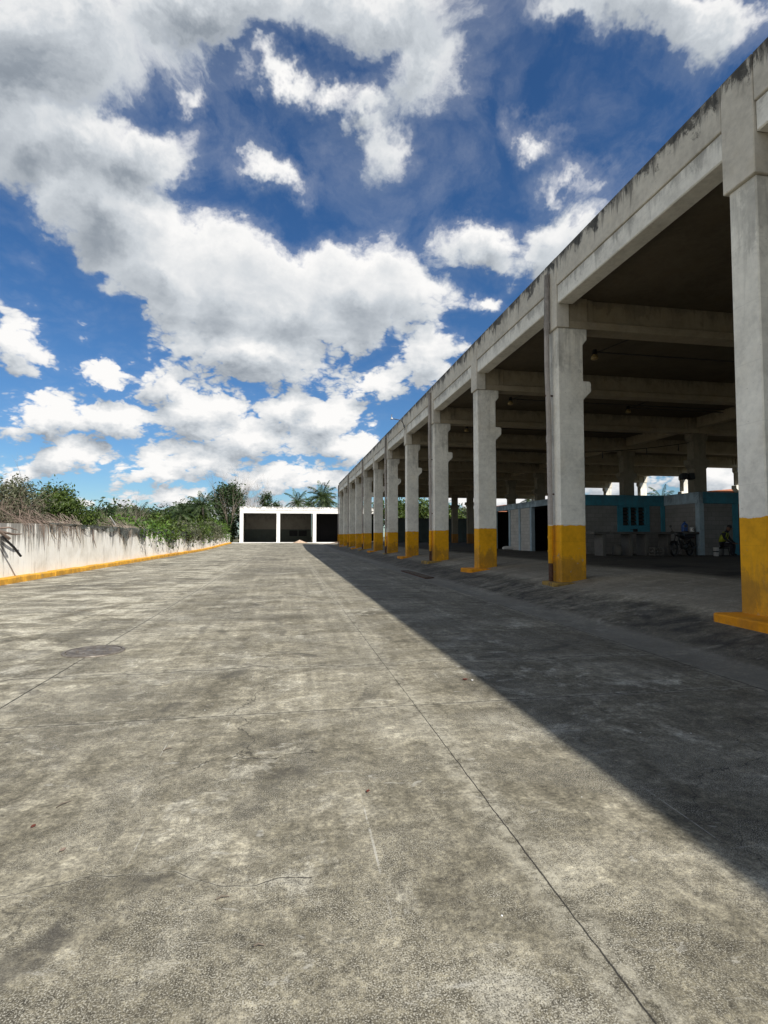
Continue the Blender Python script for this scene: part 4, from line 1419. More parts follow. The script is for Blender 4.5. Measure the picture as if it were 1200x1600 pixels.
bkt = thing('paint_bucket', (17.95, 20.1, BZ), 'white plastic bucket with a dark band at the feet of the seated person', 'bucket')
mb = MB()
mb.lathe([(0.0, 0.0), (0.095, 0.0), (0.112, 0.36), (0.118, 0.37), (0.118, 0.345), (0.10, 0.345), (0.0, 0.345)], (0, 0, 0), 20)
mb.build('pail', M['grey_plastic'], bkt, smooth=False).location = (0, 0, 0)
mb = MB()
mb.lathe([(0.1055, 0.17), (0.108, 0.17), (0.110, 0.215), (0.1075, 0.215)], (0, 0, 0), 20)
mb.build('band', M['black'], bkt).location = (0, 0, 0)
mb = MB()
mb.tube([(-0.115, 0, 0.33)] + [(0.125 * math.cos(t), -0.02, 0.33 - 0.14 * math.sin(t)) for t in [math.pi - k * math.pi / 8 for k in range(1, 8)]] + [(0.115, 0, 0.33)], 0.005, 5)
mb.build('handle', M['steel'], bkt).location = (0, 0, 0)

# rolled white sack in front of the far doorway
mb = MB()
mb.tube([(-0.34, 0, 0.09), (-0.28, 0.0, 0.12), (-0.05, 0.02, 0.13), (0.2, 0, 0.12), (0.32, -0.02, 0.09)], [0.04, 0.10, 0.12, 0.11, 0.05], 10)
o = mb.build('bundle', M['white_plastic'], smooth=True)
o.location = (13.2, 31.0, 0.66)
tag(o, 'white cloth bundle lying on the floor before the left dark doorway', 'bundle')

# ------------------------------------------------------------------ litter on the yard
random.seed(21)


def on_ground(px, py):
    d = look(px, py)
    t = -CAM_Z / d.z
    return Vector((d.x * t, d.y * t, 0.0))


def leaf(px, py, s, label, mat, name='dry_leaf'):
    p = on_ground(px, py)
    mb = MB()
    n = 7
    for k in range(n):
        t = k / (n - 1)
        w = s * 0.30 * math.sin(math.pi * min(1, t * 0.95 + 0.03))
        x_ = s * (t - 0.5)
        z_ = 0.006 + 0.03 * s / 0.08 * abs(t - 0.5) ** 1.5
        mb.v += [(x_, -w, z_ + w * 0.6), (x_, 0, z_), (x_, w, z_ + w * 0.5)]
    for k in range(n - 1):
        for q in range(2):
            a = k * 3 + q
            mb.f.append((a, a + 1, a + 4, a + 3))
            mb.mi.append(0)
    o = mb.build(name, mat)
    so = o.modifiers.new('thick', 'SOLIDIFY')
    so.thickness = 0.002
    o.location = p
    o.rotation_euler = (0, 0, random.uniform(0, 6.28))
    return tag(o, label, 'leaf')


leaf(575, 1238, 0.032, 'small dark red curled leaf on the bare concrete right of the yard middle', M['red'])
leaf(52, 1293, 0.03, 'dark red leaf on the concrete near the left edge of the yard', M['red'])
leaf(98, 1330, 0.03, 'thin brown leaf on the concrete below a darker red one', M['twig_red'])
leaf(727, 1063, 0.06, 'red brown leaf beside the edge of the shadow across the yard', M['red'])
leaf(738, 1064, 0.035, 'pale scrap of leaf beside the red leaf at the shadow edge', M['white_plastic'])


def stick(px, py, L, a, label):
    p = on_ground(px, py)
    mb = MB()
    mb.tube([(-L / 2, 0, 0.006), (-L * 0.1, L * 0.05, 0.012), (L / 2, -L * 0.02, 0.007)], [0.003, 0.004, 0.002], 5)
    o = mb.build('twig', M['bark'])
    o.location = p
    o.rotation_euler = (0, 0, a)
    tag(o, label, 'twig')


stick(348, 1405, 0.055, 0.2, 'short bent dark twig alone on the pale worn concrete')
stick(100, 1258, 0.085, 0.9, 'dark twig on scuffed concrete near the left of the yard')
stick(262, 1172, 0.07, 0.7, 'thin twig on the grey concrete between joint and crack')
stick(405, 1480, 0.04, -0.1, 'tiny brown twig on the concrete closest to the camera')
stick(131, 955, 0.35, 0.3, 'long broken twig on the yard beyond the manhole cover')
stick(165, 961, 0.30, -0.2, 'second broken twig lying behind the manhole cover')
# pale pebbles, scattered
pb = None
for k in range(46):
    x_, y_ = random.uniform(-3.5, 4.4), random.uniform(1.6, 12) ** 1.0
    if pb is None:
        mb = MB()
        mb.lathe([(0.0, -0.4), (0.7, -0.3), (1.0, 0.1), (0.6, 0.5), (0.0, 0.6)], (0, 0, 0), 7)
        pb = mb.build('pebble', M['white_plastic'])
        c = tag(pb, 'tiny pale pebble lying loose on the concrete yard', 'pebble', 'pebbles scattered on the concrete')
    else:
        c = pb.copy()
        COL.objects.link(c)
    s = random.uniform(0.002, 0.005)
    c.location = (x_, y_, s * 0.35)
    c.scale = (s * random.uniform(0.8, 1.5), s, s * 0.8)
    c.rotation_euler = (0, 0, random.uniform(0, 6))

# ------------------------------------------------------------------ plants
rng = np.random.default_rng(11)


def leaf_cloud(name, lobes, n, size, mat, parent=None, seed=1, aspect=1.7, shell=0.55, up=0.35):
    """leaf-sized faces spread through a handful of ragged lobes: (x, y, z, rx, ry, rz) each"""
    r = np.random.default_rng(seed)
    L = np.array(lobes, float)
    vol = (L[:, 3] * L[:, 4] * L[:, 5]) ** 0.7
    idx = r.choice(len(L), n, p=vol / vol.sum())
    d = r.normal(size=(n, 3))
    d /= np.linalg.norm(d, axis=1)[:, None]
    q = np.where(r.random(n) < shell, 0.78 + 0.30 * r.random(n), r.random(n) ** 0.5)
    # ragged edge: the radius swells and shrinks with direction
    k1, k2 = r.normal(size=(len(L), 3)) * 3.2, r.normal(size=(len(L), 3)) * 6.5
    ph = (d * k1[idx]).sum(1)
    ph2 = (d * k2[idx]).sum(1)
    q = q * (1 + 0.17 * np.sin(ph + idx) + 0.13 * np.sin(ph2 * 1.3 + 2 * idx))
    c = L[idx, :3] + d * L[idx, 3:6] * q[:, None]
    # gather into sprays: pull each leaf toward one of the spray centres
    ns = max(6, n // 26)
    sp = c[r.choice(n, ns)]
    own = r.integers(0, ns, n)
    pull = r.random(n) < 0.72
    loc = sp[own] + r.normal(size=(n, 3)) * size * 2.0
    c = np.where(pull[:, None], loc, c)
    nrm = d * 0.7 + np.array([0, 0, up]) + r.normal(size=(n, 3)) * 0.65
    nrm /= np.linalg.norm(nrm, axis=1)[:, None]
    t = np.cross(nrm, r.normal(size=(n, 3)))
    t /= np.linalg.norm(t, axis=1)[:, None] + 1e-9
    b = np.cross(nrm, t)
    s = size * (0.6 + 0.8 * r.random(n))[:, None]
    a0, a1 = c - t * s * aspect * 0.5, c + t * s * aspect * 0.5
    b0, b1 = c - b * s * 0.36 + nrm * s * 0.08, c + b * s * 0.36 + nrm * s * 0.08
    V = np.stack([a0, b0, a1, b1], 1).reshape(-1, 3)
    F = np.arange(n * 4).reshape(-1, 4)
    me = bpy.data.meshes.new(name)
    me.from_pydata(V.tolist(), [], F.tolist())
    me.materials.append(mat)
    o = bpy.data.objects.new(name, me)
    COL.objects.link(o)
    if parent is not None:
        o.parent = parent
    return o


def branches(mb, p, d, L, r, depth, rnd, spread=0.6, droop=0.0, kids=3):
    p, d = Vector(p), Vector(d).normalized()
    pts, rs = [p.copy()], [r]
    n = 5
    for k in range(n):
        d = (d + Vector((rnd.uniform(-1, 1), rnd.uniform(-1, 1), rnd.uniform(-0.6, 0.8))) * 0.16 - Vector((0, 0, droop))).normalized()
        p = p + d * L / n
        pts.append(p.copy())
        rs.append(r * (1 - 0.6 * (k + 1) / n))
    mb.tube(pts, rs, 5 if depth > 1 else 4, cap=False)
    if depth <= 0:
        return
    for k in range(kids):
        i = rnd.randint(2, n)
        nd = (d + Vector((rnd.uniform(-1, 1), rnd.uniform(-1, 1), rnd.uniform(-0.3, 0.9))) * spread).normalized()
        branches(mb, pts[i], nd, L * rnd.uniform(0.5, 0.75), rs[i] * 0.7, depth - 1, rnd, spread, droop, kids)


def put(o, loc=(0, 0, 0)):
    o.location = loc
    return o


def broad_tree(name, loc, h, w, label, mat, seed, n=5200, leaf=0.24, group=None, trunk_h=0.35, cat='tree'):
    t = thing(name, loc, label, cat, group)
    rnd = random.Random(seed)
    lobes = []
    nl = 9
    for k in range(nl):
        a = rnd.uniform(0, 6.28)
        q = rnd.uniform(0.1, 0.62)
        zz = rnd.uniform(trunk_h, 0.74)
        wid = 1 - abs(zz - 0.6) * 0.9
        lobes.append((w * q * math.cos(a) * wid, w * q * math.sin(a) * wid, h * zz, w * rnd.uniform(0.28, 0.46), w * rnd.uniform(0.28, 0.46), h * rnd.uniform(0.11, 0.17)))
    lobes.append((0, 0, h * 0.74, w * 0.36, w * 0.36, h * 0.16))
    put(leaf_cloud('crown', lobes, n, leaf, mat, t, seed))
    mb = MB()
    mb.tube([(0, 0, -0.3), (0.05 * w, 0, h * 0.2), (-0.03 * w, 0.03 * w, h * 0.5), (0.04, 0.02, h * 0.75)], [h * 0.028, h * 0.022, h * 0.014, h * 0.006], 7)
    for lo in lobes[:7]:
        mb.tube([(0, 0, h * 0.32), (lo[0] * 0.5, lo[1] * 0.5, (h * 0.35 + lo[2]) * 0.5), (lo[0], lo[1], lo[2])], [h * 0.012, h * 0.008, h * 0.003], 5)
    put(mb.build('trunk', M['bark'], t, smooth=True))
    return t


def palm(name, loc, h, label, seed, fr=22, L=3.4, group='coconut palms'):
    t = thing(name, loc, label, 'palm tree', group)
    rnd = random.Random(seed)
    mb = MB()
    lean = Vector((rnd.uniform(-0.10, 0.10), rnd.uniform(-0.06, 0.06), 0))
    pts = [Vector((0, 0, -0.3)) + lean * 0, Vector((0, 0, h * 0.3)) + lean * h * 0.12, Vector((0, 0, h * 0.65)) + lean * h * 0.45, Vector((0, 0, h * 0.97)) + lean * h]
    mb.tube(pts, [0.24, 0.17, 0.14, 0.13], 9)
    put(mb.build('trunk', M['palmbark'], t, smooth=True))
    top = pts[-1]
    mb = MB()
    for k in range(fr):
        az = k * 2.399 + rnd.uniform(-0.2, 0.2)
        el = rad(80 - 108 * (k / (fr - 1)) + rnd.uniform(-8, 8))
        d = Vector((math.cos(az) * math.cos(el), math.sin(az) * math.cos(el), math.sin(el)))
        p = top.copy()
        LL = L * rnd.uniform(0.85, 1.1)
        n = 12
        line = [p.copy()]
        for s in range(n):
            d = (d + Vector((0, 0, -0.105 - 0.02 * s / n))).normalized()
            p = p + d * LL / n
            line.append(p.copy())
        mb.tube(line, [0.035 * (1 - 0.8 * s / n) for s in range(n + 1)], 4, cap=False)
        for s in range(1, n * 3):
            u = s / (n * 3)
            i = min(n - 1, int(u * n))
            q = line[i].lerp(line[i + 1], u * n - i)
            tg = (line[i + 1] - line[i]).normalized()
            side = tg.cross(Vector((0, 0, 1)))
            if side.length < 1e-3:
                side = Vector((1, 0, 0))
            side.normalize()
            ll = LL * 0.26 * (math.sin(math.pi * (0.12 + 0.80 * u)) ** 0.8) * rnd.uniform(0.8, 1.15)
            for sg in (-1, 1):
                tip = q + (side * sg * 0.8 + tg * 0.55 + Vector((0, 0, -0.42 - rnd.uniform(0, 0.35)))).normalized() * ll
                m_ = (q + tip) * 0.5 + Vector((0, 0, ll * 0.08))
                wv = tg * 0.035 * L / 3.4 * 1.3
                mb.quad(q - wv * 0.6, m_ - wv, tip, m_ + wv)
    put(mb.build('crown', M['leaf_palm'], t, weld=False))
    return t


def twig_mound(name, x, y, h, w, d, label, seed, n=150, mat='twig', leafmat=None, leaves=0, lsize=0.06, cat='bush', hang=42, group=None):
    """a tangle of dry stems that arch up, over and down"""
    t = thing(name, (x, y, 0.0), label, cat, group)
    rnd = random.Random(seed)
    mb = MB()
    for k in range(n):
        yy = rnd.gauss(0, 0.33) * w
        hh = h * (0.55 + 0.45 * rnd.random()) * max(0.35, 1 - (yy / w) ** 2 * 1.3)
        bx_ = rnd.uniform(-d, d * 0.3)
        tx = bx_ + rnd.uniform(-0.8, 0.9) * d
        ty = yy + rnd.uniform(-0.5, 0.5) * w * 0.5
        pts = []
        for s in range(9):
            u = s / 8
            zz = hh * (1 - (1 - 1.32 * u) ** 2 * 0.99) if u > 0 else 0.3
            zz = max(0.2, zz)
            pts.append((bx_ + (tx - bx_) * u + 0.07 * math.sin(k + s * 1.9), yy + (ty - yy) * u + 0.07 * math.cos(k * 2 + s * 1.6), zz + 0.05 * math.sin(s * 2 + k)))
        r_ = rnd.uniform(0.006, 0.016)
        mb.tube(pts, [r_ * (1 - 0.6 * s / 8) for s in range(9)], 4, cap=False)
        if rnd.random() < 0.5:
            branches(mb, pts[rnd.randint(3, 6)], (rnd.uniform(-1, 1), rnd.uniform(-1, 1), rnd.uniform(-0.3, 1)), rnd.uniform(0.4, 0.9), r_ * 0.6, 1, rnd, 0.8, 0.05, 3)
    for k in range(hang):
        # strands that have fallen over the wall and hang down its face
        yy = rnd.uniform(-w, w) * 0.9
        L_ = rnd.uniform(0.15, 0.5) if rnd.random() < 0.7 else rnd.uniform(0.5, 1.05)
        xf = -8.885 - x
        mb.tube([(xf - rnd.uniform(0.25, 0.8), yy + rnd.uniform(-0.6, 0.6), rnd.uniform(2.0, 2.5)), (xf - 0.12, yy + rnd.uniform(-0.1, 0.1), 2.06), (xf + 0.03, yy + 0.03, 1.88), (xf + 0.035, yy + 0.06, 1.92 - L_ * 0.5), (xf + 0.03, yy + rnd.uniform(0, .3), 1.92 - L_)], [0.010, 0.010, 0.009, 0.007, 0.003], 4, cap=False)
    put(mb.build('stems', M[mat], t, weld=False))
    if leaves:
        lobes = [(rnd.uniform(-d, d) * 0.6, rnd.uniform(-0.5, 0.5) * w, h * rnd.uniform(0.55, 0.85), d * 0.6, w * 0.28, h * 0.18) for _ in range(6)]
        put(leaf_cloud('foliage', lobes, leaves, lsize, M[leafmat], t, seed))
    return t


# --- behind the white wall, from the near end: tangle, green bush, slope, bush, then the tree line
twig_mound('dry_bush', -10.2, 22.4, 3.0, 2.6, 1.1, 'grey brown tangle of dry leafless stems over the near end of the white wall', 1, 230, 'twig_red', 'leaf_dry', 700, 0.05)
t = twig_mound('dry_bush', -10.8, 24.2, 3.75, 2.0, 1.0, 'tall half dead bush with dusty leaves and bare stems, left of the round green bush', 2, 190, 'twig', 'leaf_grey', 2600, 0.075)
lob = [(-0.2, 0.1, 3.45, 0.55, 0.75, 0.5), (-0.3, -0.5, 2.9, 0.6, 0.8, 0.5), (0.0, 0.6, 2.75, 0.6, 0.9, 0.55), (0, -0.8, 2.3, .6, .7, .4)]
put(leaf_cloud('foliage', lob, 3800, 0.065, M['leaf_grey'], t, 77))

t = thing('green_bush', (-10.5, 27.6, 0.0), 'rounded bright green bush rising over the white wall beside dry stems', 'bush')
lob = [(-0.2, 0, 2.95, 0.85, 1.45, 0.75), (0.1, 0.9, 2.55, 0.8, 1.2, 0.7), (0.1, -0.9, 2.6, 0.8, 1.2, 0.7), (0.3, 0.3, 2.1, 0.75, 1.7, 0.5), (-0.3, 1.4, 2.15, 0.7, 0.9, 0.5), (-0.1, -0.2, 3.35, 0.6, 0.8, 0.40), (0, 2.0, 1.8, 0.6, 0.8, 0.5)]
put(leaf_cloud('foliage', lob, 15000, 0.085, M['leaf'], t, 5))
mb = MB()
rnd = random.Random(4)
for k in range(34):
    branches(mb, (rnd.uniform(-0.5, 0.4), rnd.uniform(-1.3, 1.5), 0.4), (rnd.uniform(-0.4, 0.5), rnd.uniform(-0.5, 0.5), 1), rnd.uniform(1.4, 2.1), 0.018, 1, rnd, 0.6, 0.02, 3)
put(mb.build('stems', M['twig'], t, weld=False))

twig_mound('dry_bush', -10.2, 31.4, 2.15, 2.0, 0.6, 'low brown slope of dry creeper stems right of the round green bush', 6, 170, 'twig', 'leaf_grey', 3000, 0.075)
twig_mound('creeper', -9.75, 35.0, 2.1, 4.0, 0.6, 'grey dry creeper lying along the wall top above the torn net', 9, 200, 'twig', 'leaf_grey', 2200, 0.08, cat='creeper')

broad_tree('bush', (-11.9, 41.0, -0.2), 3.35, 2.0, 'sparse olive green bush standing behind the sagging net, near a small palm', M['leaf'], 12, 6200, 0.11, None, 0.42, 'bush')
t = thing('dry_bush', (-11.6, 43.0, 0.0), 'thin bare twigs poking up above the olive green bush', 'bush')
mb = MB()
for k in range(26):
    branches(mb, (rnd.uniform(-0.8, 0.8), rnd.uniform(-2.5, 2.5), 0.5), (rnd.uniform(-0.4, 0.5), rnd.uniform(-0.5, 0.5), 1), rnd.uniform(1.7, 2.7), 0.02, 2, rnd, 0.55, 0.0, 3)
put(mb.build('stems', M['twig'], t, weld=False))

# creepers hanging over the wall farther along: each a mound of its own
cr_spots = [(-9.40, 38.0, 2.1, 3.2, 'leaf_bright', 'bright green creeper on the wall top just right of the deepest sag of the net'),
            (-9.35, 46.0, 2.35, 4.2, 'leaf', 'mid green creeper spilling over the wall top beyond the torn net'),
            (-9.30, 52.5, 2.45, 4.5, 'leaf_grey', 'dull grey green creeper on the wall top in the middle of its length'),
            (-9.35, 61.0, 2.6, 5.0, 'leaf', 'dense green creeper covering the wall top before the far trees'),
            (-9.25, 71.5, 2.9, 4.5, 'leaf_grey', 'brownish creeper over the wall top close to its far end'),
            (-9.40, 80.5, 3.2, 5.0, 'leaf_bright', 'bright green mound of creeper over the far end of the white wall')]
for k, (x_, y_, h_, w_, mt_, lb) in enumerate(cr_spots):
    t = thing('creeper', (x_, y_, 0.0), lb, 'creeper', 'creepers growing over the boundary wall')
    rnd = random.Random(60 + k)
    lob = []
    for q in range(12):
        yy = rnd.uniform(-w_, w_)
        zz = h_ * rnd.uniform(0.66, 0.92)
        lob.append((rnd.uniform(-0.6, 0.1), yy, zz, 0.55, w_ * 0.28, h_ * 0.12))
    for q in range(6):
        lob.append((0.50, rnd.uniform(-w_, w_), rnd.uniform(1.35, 1.85), 0.10, w_ * 0.12, rnd.uniform(0.25, 0.55)))
    put(leaf_cloud('foliage', lob, 4200, 0.16, M[mt_], t, 80 + k))
    mb = MB()
    for q in range(26):
        yy = rnd.uniform(-w_, w_)
        zz = rnd.uniform(0.4, 1.2)
        mb.tube([(-0.3, yy, 2.0), (0.25, yy + 0.1, 2.05), (0.49, yy + rnd.uniform(-.2, .2), 1.7), (0.50, yy + rnd.uniform(-.4, .4), zz)], [0.015, 0.014, 0.012, 0.006], 4, cap=False)
    put(mb.build('stems', M['twig'], t, weld=False))

# --- tree line beyond the wall
tl = [(-15.5, 52, 3.6, 2.8, 'leaf', 'mid green tree low in the tree line, right of the sparse olive bush'),
      (-17.5, 62, 5.2, 4.0, 'leaf_dark', 'rounded dark green tree highest in the left half of the tree line'),
      (-14.5, 60, 4.0, 3.0, 'leaf', 'bright rounded tree in front of the dark ones behind the wall'),
      (-16.0, 74, 5.4, 4.2, 'leaf_dark', 'broad dark tree in the middle of the tree line'),
      (-13.0, 70, 4.2, 3.2, 'leaf', 'green tree in front of the broad dark tree, behind the wall'),
      (-13.8, 84, 7.6, 4.4, 'leaf_dark', 'tall dark tree at the right of the tree line under a palm top'),
      (-11.4, 80, 5.0, 3.2, 'leaf', 'small green tree over the far end of the wall'),
      (-22.0, 80, 6.2, 5.5, 'leaf', 'distant wide tree seen low behind the tree line'),
      (-26.0, 62, 4.8, 5.0, 'leaf_dark', 'distant dark tree over the olive bush, far behind the wall')]
for k, (x_, y_, h_, w_, mt_, lb) in enumerate(tl):
    broad_tree('broadleaf_tree', (x_, y_, -0.15), h_, w_, lb, M[mt_], 30 + k, 5200, 0.26 if y_ > 55 else 0.2, 'trees beyond the boundary wall')
palm('palm_tree', (-12.1, 47.5, -0.1), 3.1, 'small dark palm top right of the olive bush', 201, 18, 1.7)
palm('palm_tree', (-13.0, 68.0, -0.1), 4.4, 'small dark palm top in the middle of the tree line', 202, 18, 2.0)
palm('palm_tree', (-11.6, 80.0, -0.1), 6.2, 'palm top spreading over the tall dark tree at the right of the tree line', 203, 22, 2.6)
# the gaunt tree beside the garage: dark sparse crown over pale hanging stems, bare twigs at its top
gt = thing('gaunt_tree', (-10.2, 97.0, -0.1), 'tall gaunt tree with a ragged dark crown left of the garage', 'tree')
rnd = random.Random(91)
mb = MB()
for k in range(9):
    branches(mb, (rnd.uniform(-0.5, 0.5), rnd.uniform(-0.5, 0.5), 0), (rnd.uniform(-0.22, 0.22), rnd.uniform(-0.2, 0.2), 1), rnd.uniform(5.2, 7.0), 0.10, 2, rnd, 0.42, 0.0, 4)
put(mb.build('trunk', M['twig'], gt, weld=False))
lob = [(-1.0, 0, 9.3, 1.0, 1.2, 0.8), (0.4, 0, 9.9, 0.8, 1.0, 0.9), (1.5, 0, 8.6, 0.9, 1.0, 0.8), (-2.0, 0, 7.6, 1.0, 1.0, 0.9), (0.2, 0, 7.9, 1.2, 1.2, 0.9), (1.8, 0, 6.6, 0.8, 1, 0.9), (-1.2, 0, 6.0, 1.2, 1, 0.9), (0, 0, 4.5, 1.8, 1.2, 1.3), (-0.5, 0, 2.4, 2.2, 1.5, 1.5)]
put(leaf_cloud('crown', lob, 8500, 0.26, M['leaf_dark'], gt, 92))
bt = thing('bare_tree', (-10.6, 103.0, -0.1), 'leafless grey tree whose fine twigs stand above the gaunt dark tree', 'tree')
mb = MB()
for k in range(6):
    branches(mb, (rnd.uniform(-0.4, 0.4), 0, 0), (rnd.uniform(-0.15, 0.15), rnd.uniform(-0.1, 0.1), 1), 7.6, 0.07, 3, rnd, 0.38, 0.0, 4)
put(mb.build('branches', M['twig'], bt, weld=False))
bt2 = thing('bare_tree', (-6.6, 108.0, -0.1), 'low leafless brown tree behind the left end of the garage roof', 'tree')
mb = MB()
for k in range(7):
    branches(mb, (rnd.uniform(-0.6, 0.6), 0, 0), (rnd.uniform(-0.3, 0.3), rnd.uniform(-0.1, 0.1), 1), 6.5, 0.09, 3, rnd, 0.5, 0.0, 4)
put(mb.build('branches', M['twig'], bt2, weld=False))
# upright tree of round tufts behind the garage
tt = thing('tufted_tree', (-3.75, 106.0, -0.1), 'slim upright tree of round dark tufts behind the garage roof', 'tree')
lob = [(-1.0, 0, 8.7, .55, .6, .6), (-0.2, 0, 9.2, .5, .6, .55), (0.25, 0, 8.3, .5, .6, .5), (-0.6, 0, 7.6, .6, .6, .55), (0.1, 0, 7.2, .5, .6, .5), (1.3, 0, 7.7, .45, .6, .4), (1.9, 0, 7.2, .55, .6, .55), (1.3, 0, 6.7, .6, .6, .5), (2.2, 0, 6.4, .5, .6, .4), (-0.9, 0, 6.6, .7, .6, .6), (0.5, 0, 6.2, 1.2, .6, .5)]
put(leaf_cloud('crown', lob, 3400, 0.20, M['leaf_dark'], tt, 96))
mb = MB()
for lo in lob:
    mb.tube([(0.1, 0, 1.0), (lo[0] * 0.5, 0, 4.5), (lo[0], 0, lo[2])], [0.16, 0.09, 0.03], 5)
put(mb.build('trunk', M['bark'], tt))
palm('palm_tree', (1.9, 104.0, -0.1), 8.3, 'palm behind the garage roof with a thin drooping crown', 204, 20, 3.1)
palm('palm_tree', (4.4, 116.0, -0.1), 8.6, 'small dull palm between the two big palms behind the garage', 207, 16, 2.4)
palm('palm_tree', (6.7, 106.0, -0.1), 9.6, 'tall full palm behind the garage roof next to the hall corner', 205, 30, 3.6)
palm('palm_tree', (8.4, 112.0, -0.1), 8.6, 'full palm half hidden behind the far corner of the hall', 206, 26, 3.4)
# seen under the hall roof, through its far end and far side
for k, (x_, y_, h_, w_, mt_, lb) in enumerate([
        (18.5, 90, 8.6, 4.2, 'leaf', 'sunlit leafy tree seen under the hall roof beyond the left of the end wall'),
        (22.5, 93, 9.2, 4.8, 'leaf', 'sunlit leafy tree seen under the hall roof beyond the middle of the end wall'),
        (27.0, 90, 7.9, 4.4, 'leaf', 'sunlit leafy tree seen under the hall roof beyond the right of the end wall'),
        (32.0, 94, 7.0, 4.0, 'leaf_grey', 'dusty tree beyond the far corner of the hall'),
        (14.6, 108, 8.5, 4.5, 'leaf_dark', 'dark tree behind the right part of the garage roof')]):
    broad_tree('broadleaf_tree', (x_, y_, -0.15), h_, w_, lb, M[mt_], 130 + k, 4600, 0.34, 'trees beyond the hall')
palm('palm_tree', (45.0, 58.0, -0.1), 6.2, 'small palm beyond the hall seen above the blue front', 208, 14, 2.2)
palm('palm_tree', (46.5, 100.0, -0.1), 9.0, 'far palm seen in the gap of the hall beyond the louvred front', 209, 14, 2.2)
broad_tree('broadleaf_tree', (49.0, 60.0, -0.15), 6.2, 2.4, 'small tree beside the palm beyond the hall', M['leaf'], 140, 2200, 0.22, 'trees beyond the hall')

# far buildings beyond the hall
def far_house(x0, x1, y0, y1, h, label, ridge=0.0):
    t = thing('clay_building', (x0, y0, -0.15), label, 'building')
    w, d = x1 - x0, y1 - y0
    mb = MB()
    mb.box(0, w, 0, d, 0, h - 0.6)
    put(mb.build('wall', M['clay'], t))
    mb = MB()
    mb.prism([(-0.4, h - 0.595), (w + 0.4, h - 0.595), (w * 0.75, h), (w * 0.2, h)], -0.4, d + 0.4)
    put(mb.build('roof', M['clay'], t, bevel=0.02))
    for k in range(4):
        mb = MB()
        xa = w * (0.12 + 0.22 * k)
        mb.box(xa, xa + w * 0.09, -0.03, 0.02, h * 0.35, h * 0.6)
        put(mb.build('window', M['dark'], t))


far_house(62.0, 96.0, 70.0, 88.0, 9.0, 'large red clay building beyond the right side of the hall')
far_house(52.0, 60.0, 128.0, 140.0, 9.6, 'smaller red clay building far beyond the hall seen over the block building')

# ------------------------------------------------------------------ torn shade net on the wall
def net(y0, y1, sag, label, seed, zt=1.97):
    rnd = random.Random(seed)
    mb = MB()
    nu, nv = int((y1 - y0) / 0.28), 9
    ph = [rnd.uniform(0, 6) for _ in range(6)]
    for i in range(nu + 1):
        u = i / nu
        y = y0 + (y1 - y0) * u
        s = sag(u) * (1 + 0.20 * math.sin(u * 17 + ph[0]) + 0.14 * math.sin(u * 41 + ph[1]))
        for j in range(nv + 1):
            v = j / nv
            z = zt + 0.05 - v * s
            x = -8.86 + 0.05 * math.sin(u * 30 + ph[2] + v * 2) * (0.5 + v) + 0.07 * math.sin(u * 13 + ph[3]) * v + 0.04
            if j == 0:
                x = -9.02
                z = zt + 0.03
            mb.v.append((max(x, -8.885) if j else x, y + 0.12 * math.sin(v * 3 + u * 9), z))
    for i in range(nu):
        for j in range(nv):
            a = i * (nv + 1) + j
            mb.f.append((a, a + 1, a + nv + 2, a + nv + 1))
            mb.mi.append(0)
    o = mb.build('shade_net', M['net'], smooth=True)
    tag(o, label, 'net', 'torn nets hanging over the wall')
    return o


net(22.0, 30.5, lambda u: 0.05 + 0.25 * u, 'narrow strip of dark net along the wall top below the round green bush', 1)
net(30.3, 38.5, lambda u: 0.26 + 0.80 * math.exp(-((u - 0.24) / 0.10) ** 2) + 0.55 * math.exp(-((u - 0.62) / 0.12) ** 2), 'dark torn net sagging deepest, below the sparse olive bush', 2)
net(38.8, 52.0, lambda u: 0.42 + 0.62 * math.exp(-((u - 0.36) / 0.13) ** 2) + 0.35 * math.exp(-((u - 0.8) / 0.12) ** 2), 'dark torn net in the middle of the wall below the bright green creeper', 3)
net(54.0, 70.0, lambda u: 0.35 + 0.85 * math.sin(2.2 * math.pi * u) ** 4, 'dark torn net hanging in points from the farther part of the wall', 4)

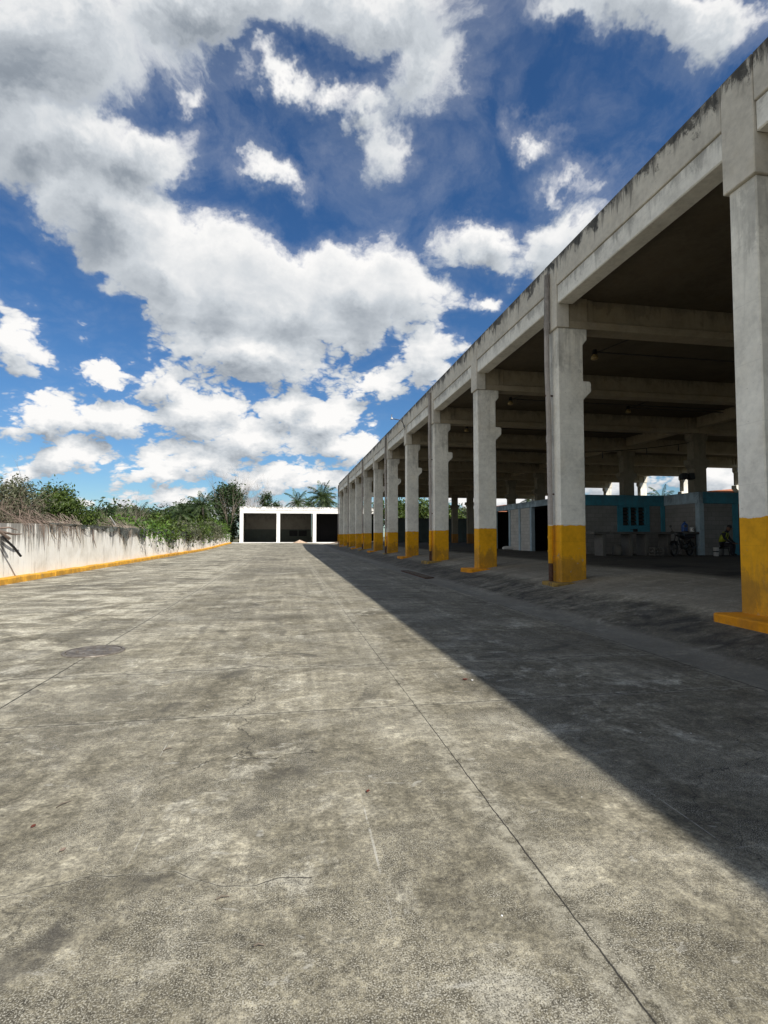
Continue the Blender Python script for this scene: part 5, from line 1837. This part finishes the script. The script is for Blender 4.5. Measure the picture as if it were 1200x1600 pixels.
# stems that hang down the face of the wall, and a pale broken pole leaning over it
hs_ = None
rnd = random.Random(33)
for k, (y_, L_, lb, mt_) in enumerate([(26.7, 0.95, 'reddish dry stem hanging down the wall face under the round green bush', 'twig_red'), (22.3, 0.55, 'thin dry stem hanging on the wall near its left end', 'twig'),
                                       (23.4, 0.45, 'short dry stem hanging on the wall under the half dead bush', 'twig'), (24.8, 0.7, 'thin forked dry stem hanging against the pale wall', 'twig')]):
    mb = MB()
    mb.tube([(-9.0, y_ - 0.1, 2.02), (-8.84, y_, 1.90), (-8.83, y_ + 0.05, 1.92 - L_ * 0.4), (-8.82, y_ + 0.12, 1.92 - L_ * 0.6), (-8.81, y_ + 0.42, 1.92 - L_)], [0.022, 0.026, 0.022, 0.018, 0.008], 6)
    mb.tube([(-8.83, y_ + 0.05, 1.92 - L_ * 0.4), (-8.82, y_ - 0.02, 1.92 - L_ * 0.75)], [0.012, 0.005], 5)
    tag(mb.build('hanging_vine', M[mt_]), lb, 'stem', 'dry stems hanging on the wall')
mb = MB()
mb.tube([(-9.2, 31.6, 1.80), (-9.1, 31.0, 2.02), (-9.05, 30.0, 2.42), (-9.05, 29.8, 2.52)], [0.05, 0.055, 0.04, 0.02], 7)
tag(mb.build('broken_pole', M['white_plastic']), 'pale broken pole sticking up from the torn net on the wall', 'pole')
br = thing('cut_branch', (-8.95, 18.9, 1.72), 'dark red cut branch hanging forked over the near end of the wall', 'branch')
mb = MB()
mb.tube([(-0.3, -1.3, 0.22), (0.1, -0.8, 0.0), (0.28, -0.2, -0.12), (0.34, 0.15, -0.16), (0.36, 0.55, -0.14)], [0.05, 0.05, 0.04, 0.032, 0.015], 7)
mb.tube([(0.1, -0.8, 0.0), (0.3, -0.15, 0.06), (0.38, 0.22, -0.02)], [0.04, 0.03, 0.014], 6)
mb.tube([(0.2, -0.55, -0.05), (0.36, -0.22, -0.30), (0.34, -0.28, -0.36)], [0.045, 0.05, 0.03], 6)
put(mb.build('limbs', M['twig_red'], br))
mb = MB()
mb.tube([(0.28, -0.5, -0.22), (0.42, -0.1, -0.55), (0.5, 0.22, -0.86)], [0.035, 0.04, 0.036], 7)
put(mb.build('stub', M['black'], br))

bpy.context.view_layer.update()
